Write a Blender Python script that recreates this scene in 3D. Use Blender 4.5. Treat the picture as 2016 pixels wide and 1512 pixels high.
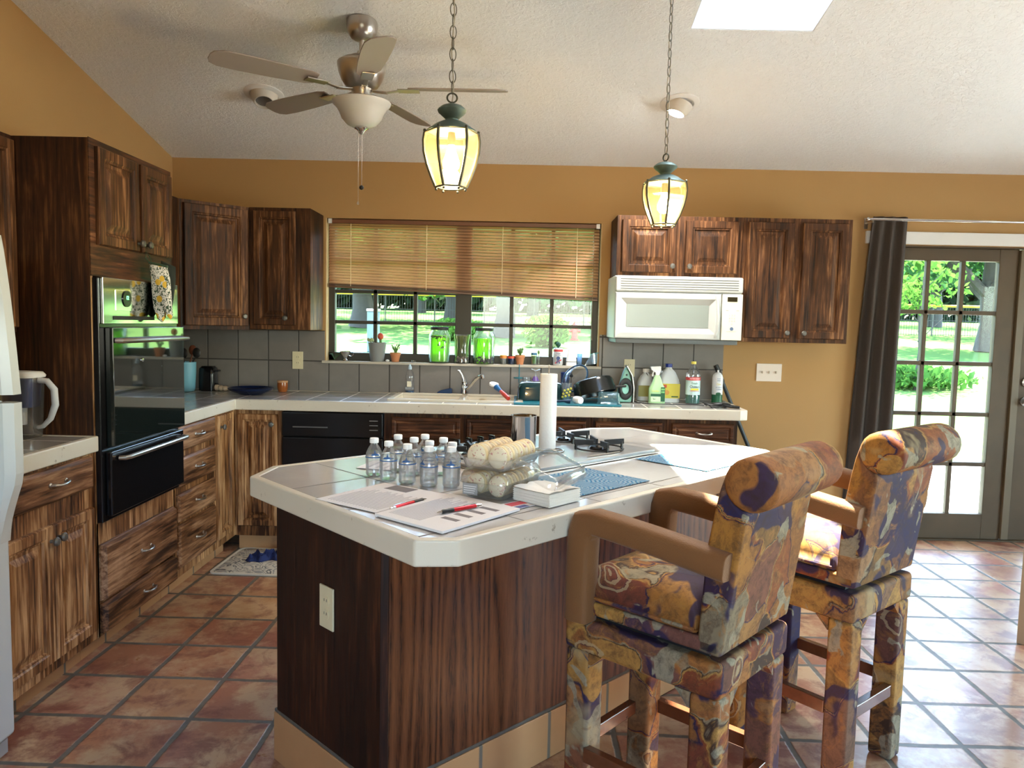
import bpy, bmesh, math, random
from mathutils import Vector, Matrix
random.seed(7)
PI = math.pi
S = bpy.context.scene
COL = S.collection
for o in list(bpy.data.objects): bpy.data.objects.remove(o, do_unlink=True)

# ------------------------------------------------------------------ camera, light, exposure
D, XL, ZC, MC = 5.127, -2.315, 2.472, 0.2227      # back wall, left wall, eaves height, ceiling slope
CT = 0.938                                       # worktop height
cam = bpy.data.cameras.new('camera'); camo = bpy.data.objects.new('camera', cam); COL.objects.link(camo)
cam.sensor_width = 36.0; cam.lens = 36.0 * 1494.0 / 2016.0; cam.clip_start = 0.05; cam.clip_end = 400
p, r, yw = 0.0798, 0.0219, -0.0052
fw = Vector((math.sin(yw)*math.cos(p), math.cos(yw)*math.cos(p), -math.sin(p)))
rt = Vector((math.cos(yw), -math.sin(yw), 0)); up = rt.cross(fw)
rt2 = rt*math.cos(r) + up*math.sin(r); up2 = -rt*math.sin(r) + up*math.cos(r)
M = Matrix((rt2, up2, -fw)).transposed().to_4x4(); M.translation = Vector((0, 0, 1.4234))
camo.matrix_world = M; S.camera = camo
S.view_settings.view_transform = 'Standard'; S.view_settings.look = 'None'; S.view_settings.gamma = 1
S.view_settings.exposure = 3.35
S.cycles.max_bounces = 10; S.cycles.diffuse_bounces = 6; S.cycles.transparent_max_bounces = 24
S.cycles.caustics_refractive = False; S.cycles.caustics_reflective = False
S.cycles.sample_clamp_indirect = 6.0; S.cycles.use_denoising = True

W = bpy.data.worlds.new('sky'); S.world = W; W.use_nodes = True
wn = W.node_tree; bg = wn.nodes['Background']
sk = wn.nodes.new('ShaderNodeTexSky'); sk.sky_type = 'NISHITA'; sk.sun_disc = False
sk.sun_elevation = math.radians(62); sk.sun_rotation = math.radians(30); sk.dust_density = 0.8; sk.air_density = 1.0
wn.links.new(sk.outputs[0], bg.inputs[0]); bg.inputs[1].default_value = 0.42

sd = Vector((-0.11, -0.24, -1.0)).normalized()
sl = bpy.data.lights.new('sun', 'SUN'); sl.energy = 6.5; sl.angle = math.radians(0.8); sl.color = (1, 0.95, 0.88)
so = bpy.data.objects.new('sun', sl); COL.objects.link(so); so.rotation_euler = sd.to_track_quat('-Z', 'Y').to_euler()
def portal(loc, rot, sx, sy):
    l = bpy.data.lights.new('daylight_portal', 'AREA'); l.shape = 'RECTANGLE'; l.size = sx; l.size_y = sy; l.cycles.is_portal = True
    o = bpy.data.objects.new('daylight_portal', l); COL.objects.link(o); o.location = loc; o.rotation_euler = rot
portal((-0.37, D+0.2, 1.4), (-PI/2, 0, 0), 1.86, 0.56)
portal((3.4, D+0.2, 1.0), (-PI/2, 0, 0), 2.0, 2.0)
portal((1.055, 3.05, 3.4), (0, 0, 0), 0.6, 1.25)
portal((.5, -2.7, 1.5), (PI/2, 0, 0), 2.2, 1.2)
portal((5.7, 2.3, 1.0), (0, PI/2, 0), 2.05, 2.8)

# ------------------------------------------------------------------ mesh and object helpers
class MB:
    def __init__(s): s.v = []; s.f = []; s.m = None
    def add(s, vs, fs):
        b = len(s.v)
        if s.m is not None: vs = [tuple(s.m @ Vector(q)) for q in vs]
        s.v += [tuple(q) for q in vs]; s.f += [tuple(b+i for i in f) for f in fs]; return s
    def box(s, x0, x1, y0, y1, z0, z1):
        return s.add([(x0,y0,z0),(x1,y0,z0),(x1,y1,z0),(x0,y1,z0),(x0,y0,z1),(x1,y0,z1),(x1,y1,z1),(x0,y1,z1)],
                     [(0,3,2,1),(4,5,6,7),(0,1,5,4),(1,2,6,5),(2,3,7,6),(3,0,4,7)])
    def prism(s, poly, z0, z1):
        n = len(poly)
        return s.add([(x,y,z0) for x,y in poly]+[(x,y,z1) for x,y in poly],
                     [tuple(reversed(range(n))), tuple(range(n,2*n))]+[(i,(i+1)%n,n+(i+1)%n,n+i) for i in range(n)])
    def ring(s, out, inn, z0, z1):
        n = len(out)
        vs = [(x,y,z0) for x,y in out]+[(x,y,z1) for x,y in out]+[(x,y,z0) for x,y in inn]+[(x,y,z1) for x,y in inn]
        fs = []
        for i in range(n):
            j = (i+1)%n
            fs += [(i,j,n+j,n+i),(n+i,n+j,3*n+j,3*n+i),(2*n+j,2*n+i,3*n+i,3*n+j),(j,i,2*n+i,2*n+j)]
        return s.add(vs, fs)
    def loft(s, rings, cap=True, closed=False):
        n = len(rings[0]); vs = [q for R in rings for q in R]; fs = []
        k = len(rings)
        for a in range(k if closed else k-1):
            b = (a+1)%k
            for i in range(n):
                j = (i+1)%n; fs.append((a*n+i, a*n+j, b*n+j, b*n+i))
        if cap and not closed: fs += [tuple(reversed(range(n))), tuple(range((k-1)*n, k*n))]
        return s.add(vs, fs)
    def lathe(s, prof, cx=0, cy=0, seg=24, cap=True, ph=0):
        return s.loft([[(cx+q*math.cos(ph+2*PI*i/seg), cy+q*math.sin(ph+2*PI*i/seg), z) for i in range(seg)] for q, z in prof], cap)
    def tube(s, pts, rad, seg=8, closed=False, cap=True):
        pts = [Vector(q) for q in pts]; n = len(pts); rings = []; prev = None
        for i in range(n):
            a = pts[i-1] if (i > 0 or closed) else pts[i]; b = pts[(i+1) % n] if (i < n-1 or closed) else pts[i]
            t = (b-a).normalized()
            if prev is None:
                u = t.orthogonal().normalized()
            else:
                u = (prev - t*prev.dot(t))
                u = u.normalized() if u.length > 1e-6 else t.orthogonal().normalized()
            prev = u; w = t.cross(u); rr = rad[i] if isinstance(rad, (list, tuple)) else rad
            rings.append([pts[i]+(u*math.cos(2*PI*k/seg)+w*math.sin(2*PI*k/seg))*rr for k in range(seg)])
        return s.loft([[tuple(q) for q in R] for R in rings], cap, closed)
    def bar(s, a, b, w, h):          # rectangular bar between two points, width w (horizontal), height h
        a, b = Vector(a), Vector(b); t = (b-a).normalized()
        u = t.cross(Vector((0,0,1))); u = Vector((1,0,0)) if u.length < 1e-4 else u.normalized(); q = u.cross(t)
        return s.loft([[tuple(e+u*x*w/2+q*y*h/2) for x, y in ((-1,-1),(1,-1),(1,1),(-1,1))] for e in (a, b)])
    def ball(s, c, rx, ry=None, rz=None, seg=14, rg=9):
        ry = ry or rx; rz = rz or rx
        return s.loft([[(c[0]+rx*math.sin(PI*(k+.02)/(rg+.04))*math.cos(2*PI*i/seg), c[1]+ry*math.sin(PI*(k+.02)/(rg+.04))*math.sin(2*PI*i/seg),
                         c[2]-rz*math.cos(PI*(k+.02)/(rg+.04))) for i in range(seg)] for k in range(rg+1)])
    def torus(s, c, R, q, seg=24, sg=8, ax='z', sx=1.0, sy=1.0):
        rings = []
        for i in range(seg):
            a = 2*PI*i/seg; ring = []
            for k in range(sg):
                b = 2*PI*k/sg; d = R+q*math.cos(b); x, y, z = d*math.cos(a)*sx, d*math.sin(a)*sy, q*math.sin(b)
                if ax == 'x': x, y, z = z, x, y
                elif ax == 'y': x, y, z = x, z, y
                ring.append((c[0]+x, c[1]+y, c[2]+z))
            rings.append(ring)
        return s.loft(rings, False, True)
    def nest(s, x0, x1, z0, z1, steps, y0=0.0, back=0.0):
        # nested rectangles: raised panel facing -y; steps = (inset, y out)
        R = [[(x0,back,z0),(x1,back,z0),(x1,back,z1),(x0,back,z1)]]
        for ins, d in steps:
            R.append([(x0+ins,y0-d,z0+ins),(x1-ins,y0-d,z0+ins),(x1-ins,y0-d,z1-ins),(x0+ins,y0-d,z1-ins)])
        return s.loft(R)
    def build(s, name, mat, parent=None, bevel=0, smooth=True, loc=None, rot=None, seg=2, sub=0, ang=38):
        me = bpy.data.meshes.new(name); me.from_pydata(s.v, [], s.f)
        bm = bmesh.new(); bm.from_mesh(me); bmesh.ops.recalc_face_normals(bm, faces=bm.faces); bm.to_mesh(me); bm.free()
        if mat: me.materials.append(mat)
        if smooth:
            me.polygons.foreach_set('use_smooth', [True]*len(me.polygons)); me.set_sharp_from_angle(angle=math.radians(ang))
        o = bpy.data.objects.new(name, me); COL.objects.link(o)
        if parent: o.parent = parent
        if loc: o.location = loc
        if rot: o.rotation_euler = rot
        if bevel:
            b = o.modifiers.new('b', 'BEVEL'); b.width = bevel; b.segments = seg; b.limit_method = 'ANGLE'; b.angle_limit = math.radians(35)
            b.harden_normals = True
        if sub:
            q = o.modifiers.new('s', 'SUBSURF'); q.levels = sub; q.render_levels = sub
        return o

def tag(o, label, cat, group=None, kind=None):
    if label: o['label'] = label
    if cat: o['category'] = cat
    if group: o['group'] = group
    if kind: o['kind'] = kind
    return o
def thing(name, label, cat, loc=(0,0,0), rz=0, group=None, rot=None):
    o = bpy.data.objects.new(name, None); o.empty_display_size = 0.1; COL.objects.link(o)
    o.location = loc; o.rotation_euler = rot if rot else (0, 0, rz)
    return tag(o, label, cat, group)
def struct(o): o['kind'] = 'structure'; return o
def clone(o, parent=None):
    c = o.copy(); COL.objects.link(c)
    if parent: c.parent = parent
    for ch in list(o.children): clone(ch, c)
    return c
def text(body, size, mat, parent, loc, rot=(PI/2,0,0), ext=0.0004, align='CENTER', name='lettering', sx=1.0):
    cu = bpy.data.curves.new(name, 'FONT'); cu.body = body; cu.size = size; cu.extrude = ext; cu.align_x = align; cu.align_y = 'CENTER'
    o = bpy.data.objects.new(name, cu); COL.objects.link(o); o.location = loc; o.rotation_euler = rot; o.scale = (sx, 1, 1); cu.materials.append(mat)
    bpy.context.view_layer.update(); me = bpy.data.meshes.new_from_object(o); bpy.data.objects.remove(o, do_unlink=True); bpy.data.curves.remove(cu)
    me.name = name; o = bpy.data.objects.new(name, me); COL.objects.link(o); o.location = loc; o.rotation_euler = rot; o.scale = (sx, 1, 1)
    if parent: o.parent = parent
    return o
def inset(poly, d):
    n = len(poly); out = []
    area = sum(poly[i][0]*poly[(i+1)%n][1]-poly[(i+1)%n][0]*poly[i][1] for i in range(n)); sg = 1 if area > 0 else -1
    for i in range(n):
        a, b, c = Vector(poly[i-1]), Vector(poly[i]), Vector(poly[(i+1)%n])
        e1, e2 = (b-a).normalized(), (c-b).normalized(); n1, n2 = Vector((-e1.y,e1.x))*sg, Vector((-e2.y,e2.x))*sg
        m = (n1+n2); m = m/(m.dot(n1)) if m.length > 1e-6 else n1
        out.append(tuple(b+m*d))
    return out

# ------------------------------------------------------------------ materials
def nt(name):
    m = bpy.data.materials.new(name); m.use_nodes = True; t = m.node_tree; t.nodes.clear()
    out = t.nodes.new('ShaderNodeOutputMaterial'); return m, t, out
class N:
    def __init__(s, t): s.t = t
    def n(s, typ, **k):
        o = s.t.nodes.new(typ)
        for a, b in k.items():
            if a.startswith('i_'):
                key = a[2:].replace('_', ' ')
                o.inputs[int(key) if key.isdigit() else key].default_value = b
            else: setattr(o, a, b)
        return o
    def l(s, a, b): s.t.links.new(a, b)
    def math(s, op, a, b=None, c=None):
        o = s.t.nodes.new('ShaderNodeMath'); o.operation = op
        for i, q in enumerate((a, b, c)):
            if q is None: continue
            if isinstance(q, (int, float)): o.inputs[i].default_value = q
            else: s.l(q, o.inputs[i])
        return o.outputs[0]
    def ramp(s, fac, stops, interp='LINEAR'):
        o = s.t.nodes.new('ShaderNodeValToRGB'); cr = o.color_ramp; cr.interpolation = interp
        while len(cr.elements) < len(stops): cr.elements.new(0.5)
        for e, (pos, c) in zip(cr.elements, stops): e.position = pos; e.color = (*c, 1)
        s.l(fac, o.inputs[0]); return o.outputs[0]
    def mix(s, fac, a, b, blend='MIX'):
        o = s.t.nodes.new('ShaderNodeMix'); o.data_type = 'RGBA'; o.blend_type = blend
        for i, q in ((0, fac), (6, a), (7, b)):
            if isinstance(q, (int, float)): o.inputs[i].default_value = q
            elif isinstance(q, tuple): o.inputs[i].default_value = (*q, 1)
            else: s.l(q, o.inputs[i])
        return o.outputs[2]
    def coords(s, scale=(1,1,1), rnd=True, rot=(0,0,0), space='Object'):
        tc = s.n('ShaderNodeTexCoord'); src = tc.outputs[space]
        if rnd:
            oi = s.n('ShaderNodeObjectInfo'); a = s.n('ShaderNodeVectorMath', operation='SCALE'); a.inputs[0].default_value = (13.1, 7.7, 17.3)
            s.l(oi.outputs['Random'], a.inputs['Scale']); b = s.n('ShaderNodeVectorMath', operation='ADD'); s.l(src, b.inputs[0]); s.l(a.outputs[0], b.inputs[1]); src = b.outputs[0]
        mp = s.n('ShaderNodeMapping'); mp.inputs['Scale'].default_value = scale; mp.inputs['Rotation'].default_value = rot
        s.l(src, mp.inputs['Vector']); return mp.outputs[0]
    def noise(s, vec, scale, detail=4, rough=.55, dist=0):
        o = s.n('ShaderNodeTexNoise'); o.inputs['Scale'].default_value = scale; o.inputs['Detail'].default_value = detail
        o.inputs['Roughness'].default_value = rough; o.inputs['Distortion'].default_value = dist; s.l(vec, o.inputs['Vector']); return o.outputs['Fac'], o.outputs['Color']
    def bump(s, h, strength=.3, dist=.01):
        o = s.n('ShaderNodeBump'); o.inputs['Strength'].default_value = strength; o.inputs['Distance'].default_value = dist; s.l(h, o.inputs['Height']); return o.outputs[0]
def prin(g, out, color=None, rough=.5, metal=0, normal=None, **k):
    b = g.n('ShaderNodeBsdfPrincipled')
    if isinstance(color, tuple): b.inputs['Base Color'].default_value = (*color, 1)
    elif color is not None: g.l(color, b.inputs['Base Color'])
    if isinstance(rough, (int, float)): b.inputs['Roughness'].default_value = rough
    else: g.l(rough, b.inputs['Roughness'])
    b.inputs['Metallic'].default_value = metal
    if normal is not None: g.l(normal, b.inputs['Normal'])
    for a, v in k.items(): b.inputs[a.replace('_', ' ')].default_value = v
    if out is not None: g.l(b.outputs[0], out.inputs[0])
    return b
def simple(name, color, rough=.5, metal=0, var=.0, vs=8, bump=0, bs=60, **k):
    m, t, out = nt(name); g = N(t); c = color; nrm = None
    if var:
        f, _ = g.noise(g.coords(), vs, 5); c = g.mix(f, tuple(q*(1-var) for q in color), tuple(min(1, q*(1+var)) for q in color))
    if bump:
        f, _ = g.noise(g.coords(rnd=False), bs, 3); nrm = g.bump(f, bump, .004)
    prin(g, out, c, rough, metal, nrm, **k); return m
def emit(name, color, strength):
    m, t, out = nt(name); g = N(t); e = g.n('ShaderNodeEmission'); e.inputs[0].default_value = (*color, 1); e.inputs[1].default_value = strength; g.l(e.outputs[0], out.inputs[0]); return m
def thin(name, tint=(1,1,1), gloss=.08, rough=.02, body=0.0, bodycol=(1,1,1)):   # thin clear sheet: see-through with a fresnel sheen
    m, t, out = nt(name); g = N(t)
    tr = g.n('ShaderNodeBsdfTransparent'); tr.inputs[0].default_value = (*tint, 1)
    gl = g.n('ShaderNodeBsdfGlossy'); gl.inputs['Roughness'].default_value = rough
    fr = g.n('ShaderNodeLayerWeight'); fr.inputs[0].default_value = .3
    f = g.math('ADD', g.math('MULTIPLY', fr.outputs['Fresnel'], .6), gloss)
    mx = g.n('ShaderNodeMixShader'); g.l(f, mx.inputs[0]); g.l(tr.outputs[0], mx.inputs[1]); g.l(gl.outputs[0], mx.inputs[2]); last = mx.outputs[0]
    if body:
        d = g.n('ShaderNodeBsdfTranslucent'); d.inputs[0].default_value = (*bodycol, 1); d2 = g.n('ShaderNodeBsdfDiffuse'); d2.inputs[0].default_value = (*bodycol, 1)
        ma = g.n('ShaderNodeMixShader'); g.l(d.outputs[0], ma.inputs[1]); g.l(d2.outputs[0], ma.inputs[2])
        mb = g.n('ShaderNodeMixShader'); mb.inputs[0].default_value = body; g.l(last, mb.inputs[1]); g.l(ma.outputs[0], mb.inputs[2]); last = mb.outputs[0]
    g.l(last, out.inputs[0]); return m

def wood(name, dark, mid, light, horiz=False, wear=.5, rough=.38, fine=90, diag=False):
    m, t, out = nt(name); g = N(t)
    st = (1, 1, .055) if not horiz else (.055, .055, 1)
    if horiz: st = (.07, 1, 1)
    rot = (0, .35, 0) if diag else (0, 0, 0)
    c = g.coords(st, rot=rot); f1, _ = g.noise(c, 70, 6, .6, .4)
    c2 = g.coords(tuple(q**.5 for q in st), rot=rot); f2, _ = g.noise(c2, 5.5, 5, .6, .6)
    c3 = g.coords((1,1,1)); f3, _ = g.noise(c3, 2.3, 3)
    a = g.math('ADD', g.math('MULTIPLY', f1, 1.0), g.math('MULTIPLY', f2, .85)); a = g.math('ADD', a, g.math('MULTIPLY', f3, .4))
    a = g.math('SUBTRACT', a, .63)
    col = g.ramp(a, [(.30, dark), (.30+.32*(1-wear)+.06, mid), (.80-.1*wear, light)])
    # dark glaze left in the corners and grooves of the panels
    nrm = g.bump(f1, .25, .003)
    prin(g, out, col, g.math('ADD', g.math('MULTIPLY', f1, .3), rough-.05), 0, nrm, Specular_IOR_Level=.28)
    return m
WOODU = wood('glazed_oak_upright_grain', (.012,.004,.001), (.085,.031,.0085), (.30,.145,.060), wear=.38, rough=.5)
WOODUH = wood('glazed_oak_level_grain', (.020,.007,.002), (.105,.038,.014), (.30,.145,.065), horiz=True, wear=.42, rough=.45)
WOODL = wood('worn_oak_lit_upright_grain', (.035,.011,.003), (.21,.088,.028), (.62,.37,.18), wear=.66, rough=.42)  # worn streaks; tan also lifted to paint in daylight on the base cabinets
WOODLH = wood('worn_oak_lit_level_grain', (.035,.013,.005), (.19,.085,.035), (.46,.27,.15), horiz=True, wear=.6, diag=True)  # drawer fronts: real wear, with the same daylight brightening in the colour
WOODT = wood('tall_panel_oak', (.012,.004,.0015), (.055,.018,.005), (.15,.060,.018), wear=.35, rough=.6)
WOODD = wood('dark_stained_plywood', (.010,.003,.0015), (.032,.009,.003), (.10,.030,.010), wear=.35, rough=.5)
def grainwood():
    m, t, out = nt('open_grain_oak_veneer'); g = N(t)
    c = g.coords((1,1,.075), rnd=False)
    w = g.n('ShaderNodeTexWave', wave_type='BANDS', bands_direction='X'); w.inputs['Scale'].default_value = 9; w.inputs['Distortion'].default_value = 26
    w.inputs['Detail'].default_value = 3; w.inputs['Detail Scale'].default_value = .45; w.inputs['Detail Roughness'].default_value = .6; g.l(c, w.inputs['Vector'])
    f1, _ = g.noise(c, 180, 4, .7); f2, _ = g.noise(g.coords((1,1,.4), rnd=False), 3, 3)
    a = g.math('ADD', g.math('MULTIPLY', w.outputs['Fac'], .33), g.math('MULTIPLY', f1, .72)); a = g.math('ADD', a, g.math('MULTIPLY', f2, .3))
    col = g.ramp(a, [(.44, (.018,.005,.002)), (.55, (.085,.025,.008)), (.9, (.17,.060,.021))])
    prin(g, out, col, .40, 0, g.bump(a, .35, .002), Specular_IOR_Level=.35); return m
WOODG = grainwood()
STRETCH = simple('varnished_cherry', (.13,.042,.018), .22, var=.35, vs=30, Coat_Weight=.6, Coat_Roughness=.12)

def floor_mat():
    m, t, out = nt('saltillo_tile'); g = N(t)
    geo = g.n('ShaderNodeNewGeometry'); sp = g.n('ShaderNodeSeparateXYZ'); g.l(geo.outputs['Position'], sp.inputs[0])
    nf, nc = g.noise(geo.outputs['Position'], 2.2, 2); wob = g.math('MULTIPLY', g.math('SUBTRACT', nf, .5), .02)
    X = g.math('ADD', g.math('SUBTRACT', g.math('SUBTRACT', sp.outputs[0], g.math('MULTIPLY', sp.outputs[1], .02)), .02), wob)
    Y = g.math('SUBTRACT', g.math('SUBTRACT', g.math('ADD', sp.outputs[1], g.math('MULTIPLY', sp.outputs[0], .02)), .156), wob)
    u = g.math('DIVIDE', X, .30); v = g.math('DIVIDE', Y, .30)
    fu = g.math('FRACT', u); fv = g.math('FRACT', v)
    eu = g.math('MINIMUM', fu, g.math('SUBTRACT', 1.0, fu)); ev = g.math('MINIMUM', fv, g.math('SUBTRACT', 1.0, fv))
    n2, _ = g.noise(geo.outputs['Position'], 28, 3); e = g.math('ADD', g.math('MINIMUM', eu, ev), g.math('MULTIPLY', g.math('SUBTRACT', n2, .5), .022))
    mr = g.n('ShaderNodeMapRange', interpolation_type='SMOOTHSTEP'); mr.inputs[1].default_value = .022; mr.inputs[2].default_value = .045; g.l(e, mr.inputs[0]); tile = mr.outputs[0]
    cb = g.n('ShaderNodeCombineXYZ'); g.l(g.math('FLOOR', u), cb.inputs[0]); g.l(g.math('FLOOR', v), cb.inputs[1])
    wnz = g.n('ShaderNodeTexWhiteNoise', noise_dimensions='2D'); g.l(cb.outputs[0], wnz.inputs['Vector'])
    base = g.ramp(wnz.outputs['Value'], [(0, (.30,.105,.065)), (.22, (.42,.19,.10)), (.42, (.24,.085,.06)), (.6, (.44,.25,.12)), (.8, (.34,.13,.085)), (1, (.45,.22,.14))])
    b1, _ = g.noise(geo.outputs['Position'], 6, 7, .68, .5)
    off = g.n('ShaderNodeVectorMath', operation='ADD'); g.l(geo.outputs['Position'], off.inputs[0]); g.l(wnz.outputs['Color'], off.inputs[1]); b2, _ = g.noise(off.outputs[0], 5, 8, .7)
    c1 = g.mix(g.ramp(b2, [(.45, (0,0,0)), (.58, (.9,.9,.9))]), base, (.55,.37,.22)); 
    c2 = g.mix(g.ramp(b1, [(.50, (0,0,0)), (.62, (.8,.8,.8))]), c1, (.19,.055,.038))
    gr = g.mix(n2, (.075,.068,.052), (.17,.15,.12))
    col = g.mix(tile, gr, c2)
    rg = g.math('ADD', g.math('MULTIPLY', b1, .35), .16); rg2 = g.math('ADD', g.math('MULTIPLY', tile, g.math('SUBTRACT', rg, .75)), .75)
    h = g.math('ADD', g.math('MULTIPLY', tile, .5), g.math('MULTIPLY', b1, .16)); h = g.math('ADD', h, g.math('MULTIPLY', n2, .05))
    prin(g, out, col, rg2, 0, g.bump(h, .6, .008), Specular_IOR_Level=.6, Coat_Weight=.25, Coat_Roughness=.25); return m
def plaster(name, a, b, sc, strength, thr=None, rough=.85):
    m, t, out = nt(name); g = N(t); geo = g.n('ShaderNodeNewGeometry'); f, _ = g.noise(geo.outputs['Position'], 1.3, 3); f2, _ = g.noise(geo.outputs['Position'], sc, 4, .6, .8)
    h = g.ramp(f2, thr) if thr else f2
    prin(g, out, g.mix(f, a, b), rough, 0, g.bump(h, strength, .006)); return m
M_WALL = plaster('mustard_wall_paint', (.41,.24,.092), (.46,.275,.110), 60, .08)
M_CEIL = plaster('knockdown_ceiling_plaster', (.83,.85,.87), (.87,.885,.90), 42, .55, [(.46,(0,0,0)),(.56,(1,1,1))])
M_WHITEW = simple('white_trim_paint', (.75,.75,.74), .5)
M_EXT = simple('outside_render', (.6,.55,.45), .9)
def tile_mat(name, tw, th, ox, oy, axes, tilec, tilec2, grout, rot=0, rough=.3, gw=.012, bumpv=.25, stag=0.0, space='Position'):
    m, t, out = nt(name); g = N(t); geo = g.n('ShaderNodeNewGeometry'); mp = g.n('ShaderNodeMapping'); mp.inputs['Rotation'].default_value = (0,0,rot); g.l(geo.outputs['Position'], mp.inputs[0])
    sp = g.n('ShaderNodeSeparateXYZ'); g.l(mp.outputs[0], sp.inputs[0])
    u = g.math('DIVIDE', g.math('SUBTRACT', sp.outputs[axes[0]], ox), tw); v = g.math('DIVIDE', g.math('SUBTRACT', sp.outputs[axes[1]], oy), th)
    if stag: u = g.math('ADD', u, g.math('MULTIPLY', g.math('FLOOR', v), stag))
    fu = g.math('FRACT', u); fv = g.math('FRACT', v)
    eu = g.math('MULTIPLY', g.math('MINIMUM', fu, g.math('SUBTRACT', 1.0, fu)), tw); ev = g.math('MULTIPLY', g.math('MINIMUM', fv, g.math('SUBTRACT', 1.0, fv)), th)
    e = g.math('MINIMUM', eu, ev); mr = g.n('ShaderNodeMapRange'); mr.inputs[1].default_value = gw*.25; mr.inputs[2].default_value = gw*.5; g.l(e, mr.inputs[0])
    cb = g.n('ShaderNodeCombineXYZ'); g.l(g.math('FLOOR', u), cb.inputs[0]); g.l(g.math('FLOOR', v), cb.inputs[1]); w = g.n('ShaderNodeTexWhiteNoise', noise_dimensions='2D'); g.l(cb.outputs[0], w.inputs['Vector'])
    n1, _ = g.noise(geo.outputs['Position'], 9, 6, .65); n3, _ = g.noise(geo.outputs['Position'], 60, 3)
    c = g.mix(g.math('ADD', g.math('MULTIPLY', w.outputs['Value'], .4), g.math('MULTIPLY', n1, .6)), tilec, tilec2)
    rr = g.math('ADD', g.math('MULTIPLY', mr.outputs[0], rough-.7), .7)
    h = g.math('ADD', mr.outputs[0], g.math('MULTIPLY', n1, bumpv))
    prin(g, out, g.mix(mr.outputs[0], grout, c), rr, 0, g.bump(h, .35, .003)); return m
M_SPLASH = tile_mat('slate_look_wall_tile', .205, .205, -2.088, .935, (0,2), (.13,.115,.10), (.25,.225,.20), (.045,.04,.035), rough=.35, gw=.010)
M_SPLASHL = tile_mat('slate_look_wall_tile_side', .205, .205, 4.3, .935, (1,2), (.13,.115,.10), (.25,.225,.20), (.045,.04,.035), rough=.35, gw=.010)
M_TOPW = tile_mat('glazed_worktop_tile', .205, .205, -1.668, 4.51, (0,1), (.34,.33,.32), (.45,.44,.43), (.62,.60,.56), rough=.16, gw=.010, bumpv=.05)
M_ISL = tile_mat('glazed_island_tile', .31, .31, 1.03, 1.335, (0,1), (.43,.415,.40), (.56,.545,.53), (.12,.115,.11), rot=-math.radians(45.5), rough=.12, gw=.009, bumpv=.22)
M_PLINTH = tile_mat('terracotta_plinth_tile', .30, .5, -.33, -.2, (0,2), (.42,.215,.09), (.58,.33,.15), (.16,.14,.11), rot=-math.radians(44.5), rough=.5, gw=.018)
M_PLINTH2 = tile_mat('terracotta_plinth_tile_side', .30, .5, 2.0, -.2, (1,2), (.42,.215,.09), (.58,.33,.15), (.16,.14,.11), rough=.5, gw=.018)
M_PLINTH3 = tile_mat('terracotta_plinth_tile_left', .30, .5, 1.615, -.2, (1,2), (.42,.215,.09), (.58,.33,.15), (.16,.14,.11), rot=-math.radians(44.5), rough=.5, gw=.018)
def edge_mat():
    m, t, out = nt('cream_painted_edge'); g = N(t); geo = g.n('ShaderNodeNewGeometry'); f, _ = g.noise(geo.outputs['Position'], 22, 8, .75); f2, _ = g.noise(geo.outputs['Position'], 3, 3)
    c = g.mix(f2, (.60,.55,.45), (.70,.66,.57)); c = g.mix(g.ramp(f, [(.62,(0,0,0)),(.68,(.8,.8,.8))]), c, (.22,.17,.11)); prin(g, out, c, .35, 0, g.bump(f, .2, .003)); return m
M_EDGE = edge_mat()
M_BLACK = simple('black_enamel', (.006,.006,.007), .18)
M_BLACKM = simple('black_plastic', (.012,.012,.013), .45)
M_BGLASS = simple('black_oven_glass', (.008,.012,.011), .05, Coat_Weight=1.0)
M_STEEL = simple('polished_steel', (.62,.66,.60), .09, 1)
M_BRUSHED = simple('brushed_nickel', (.55,.52,.48), .28, 1)
M_CHROME = simple('chrome', (.75,.75,.75), .08, 1)
M_PEWTER = simple('pewter_knob', (.16,.155,.14), .45, .7)
M_PULL = simple('antique_nickel_pull', (.42,.38,.33), .3, 1)
M_WHITE = simple('white_appliance_enamel', (.55,.58,.58), .3)
M_CREAM = simple('ivory_plastic', (.72,.72,.64), .4)
M_IVORY = simple('almond_outlet_plate', (.70,.62,.40), .4)
M_SLOT = simple('dark_slot', (.02,.02,.02), .6)
M_MWGLASS = simple('grey_microwave_window', (.30,.35,.33), .22)
M_DBROWN = simple('dark_bronze_sash', (.035,.03,.018), .5)
M_DOORF = simple('aged_olive_door_paint', (.080,.052,.024), .6, var=.3, vs=5)
M_PANE = thin('window_glass', (.96,1,.97), .0, .01)
M_VERD = simple('verdigris_metal', (.13,.18,.15), .5, .5, var=.4, vs=30)
M_BRONZE = simple('aged_bronze_rib', (.10,.10,.07), .45, .6)
M_LGLASS = thin('pale_amber_lantern_glass', (.99,.94,.80), .04, .05, .014, (1,.88,.6))
M_FROST = simple('frosted_glass_bowl', (.78,.80,.80), .35, Transmission_Weight=.3)
M_BULB = emit('lit_bulb', (1,.74,.42), 26)
M_LED = emit('lit_downlight_lens', (1,.98,.9), 12)
M_BLADE = simple('taupe_fan_blade', (.30,.255,.235), .55)
M_CURT = simple('brown_grey_curtain_cloth', (.055,.042,.034), .9, var=.15, vs=90)
M_TAN = simple('tan_suede', (.18,.078,.026), .68, bump=.3, bs=250, Sheen_Weight=.1, Specular_IOR_Level=.3)

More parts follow.
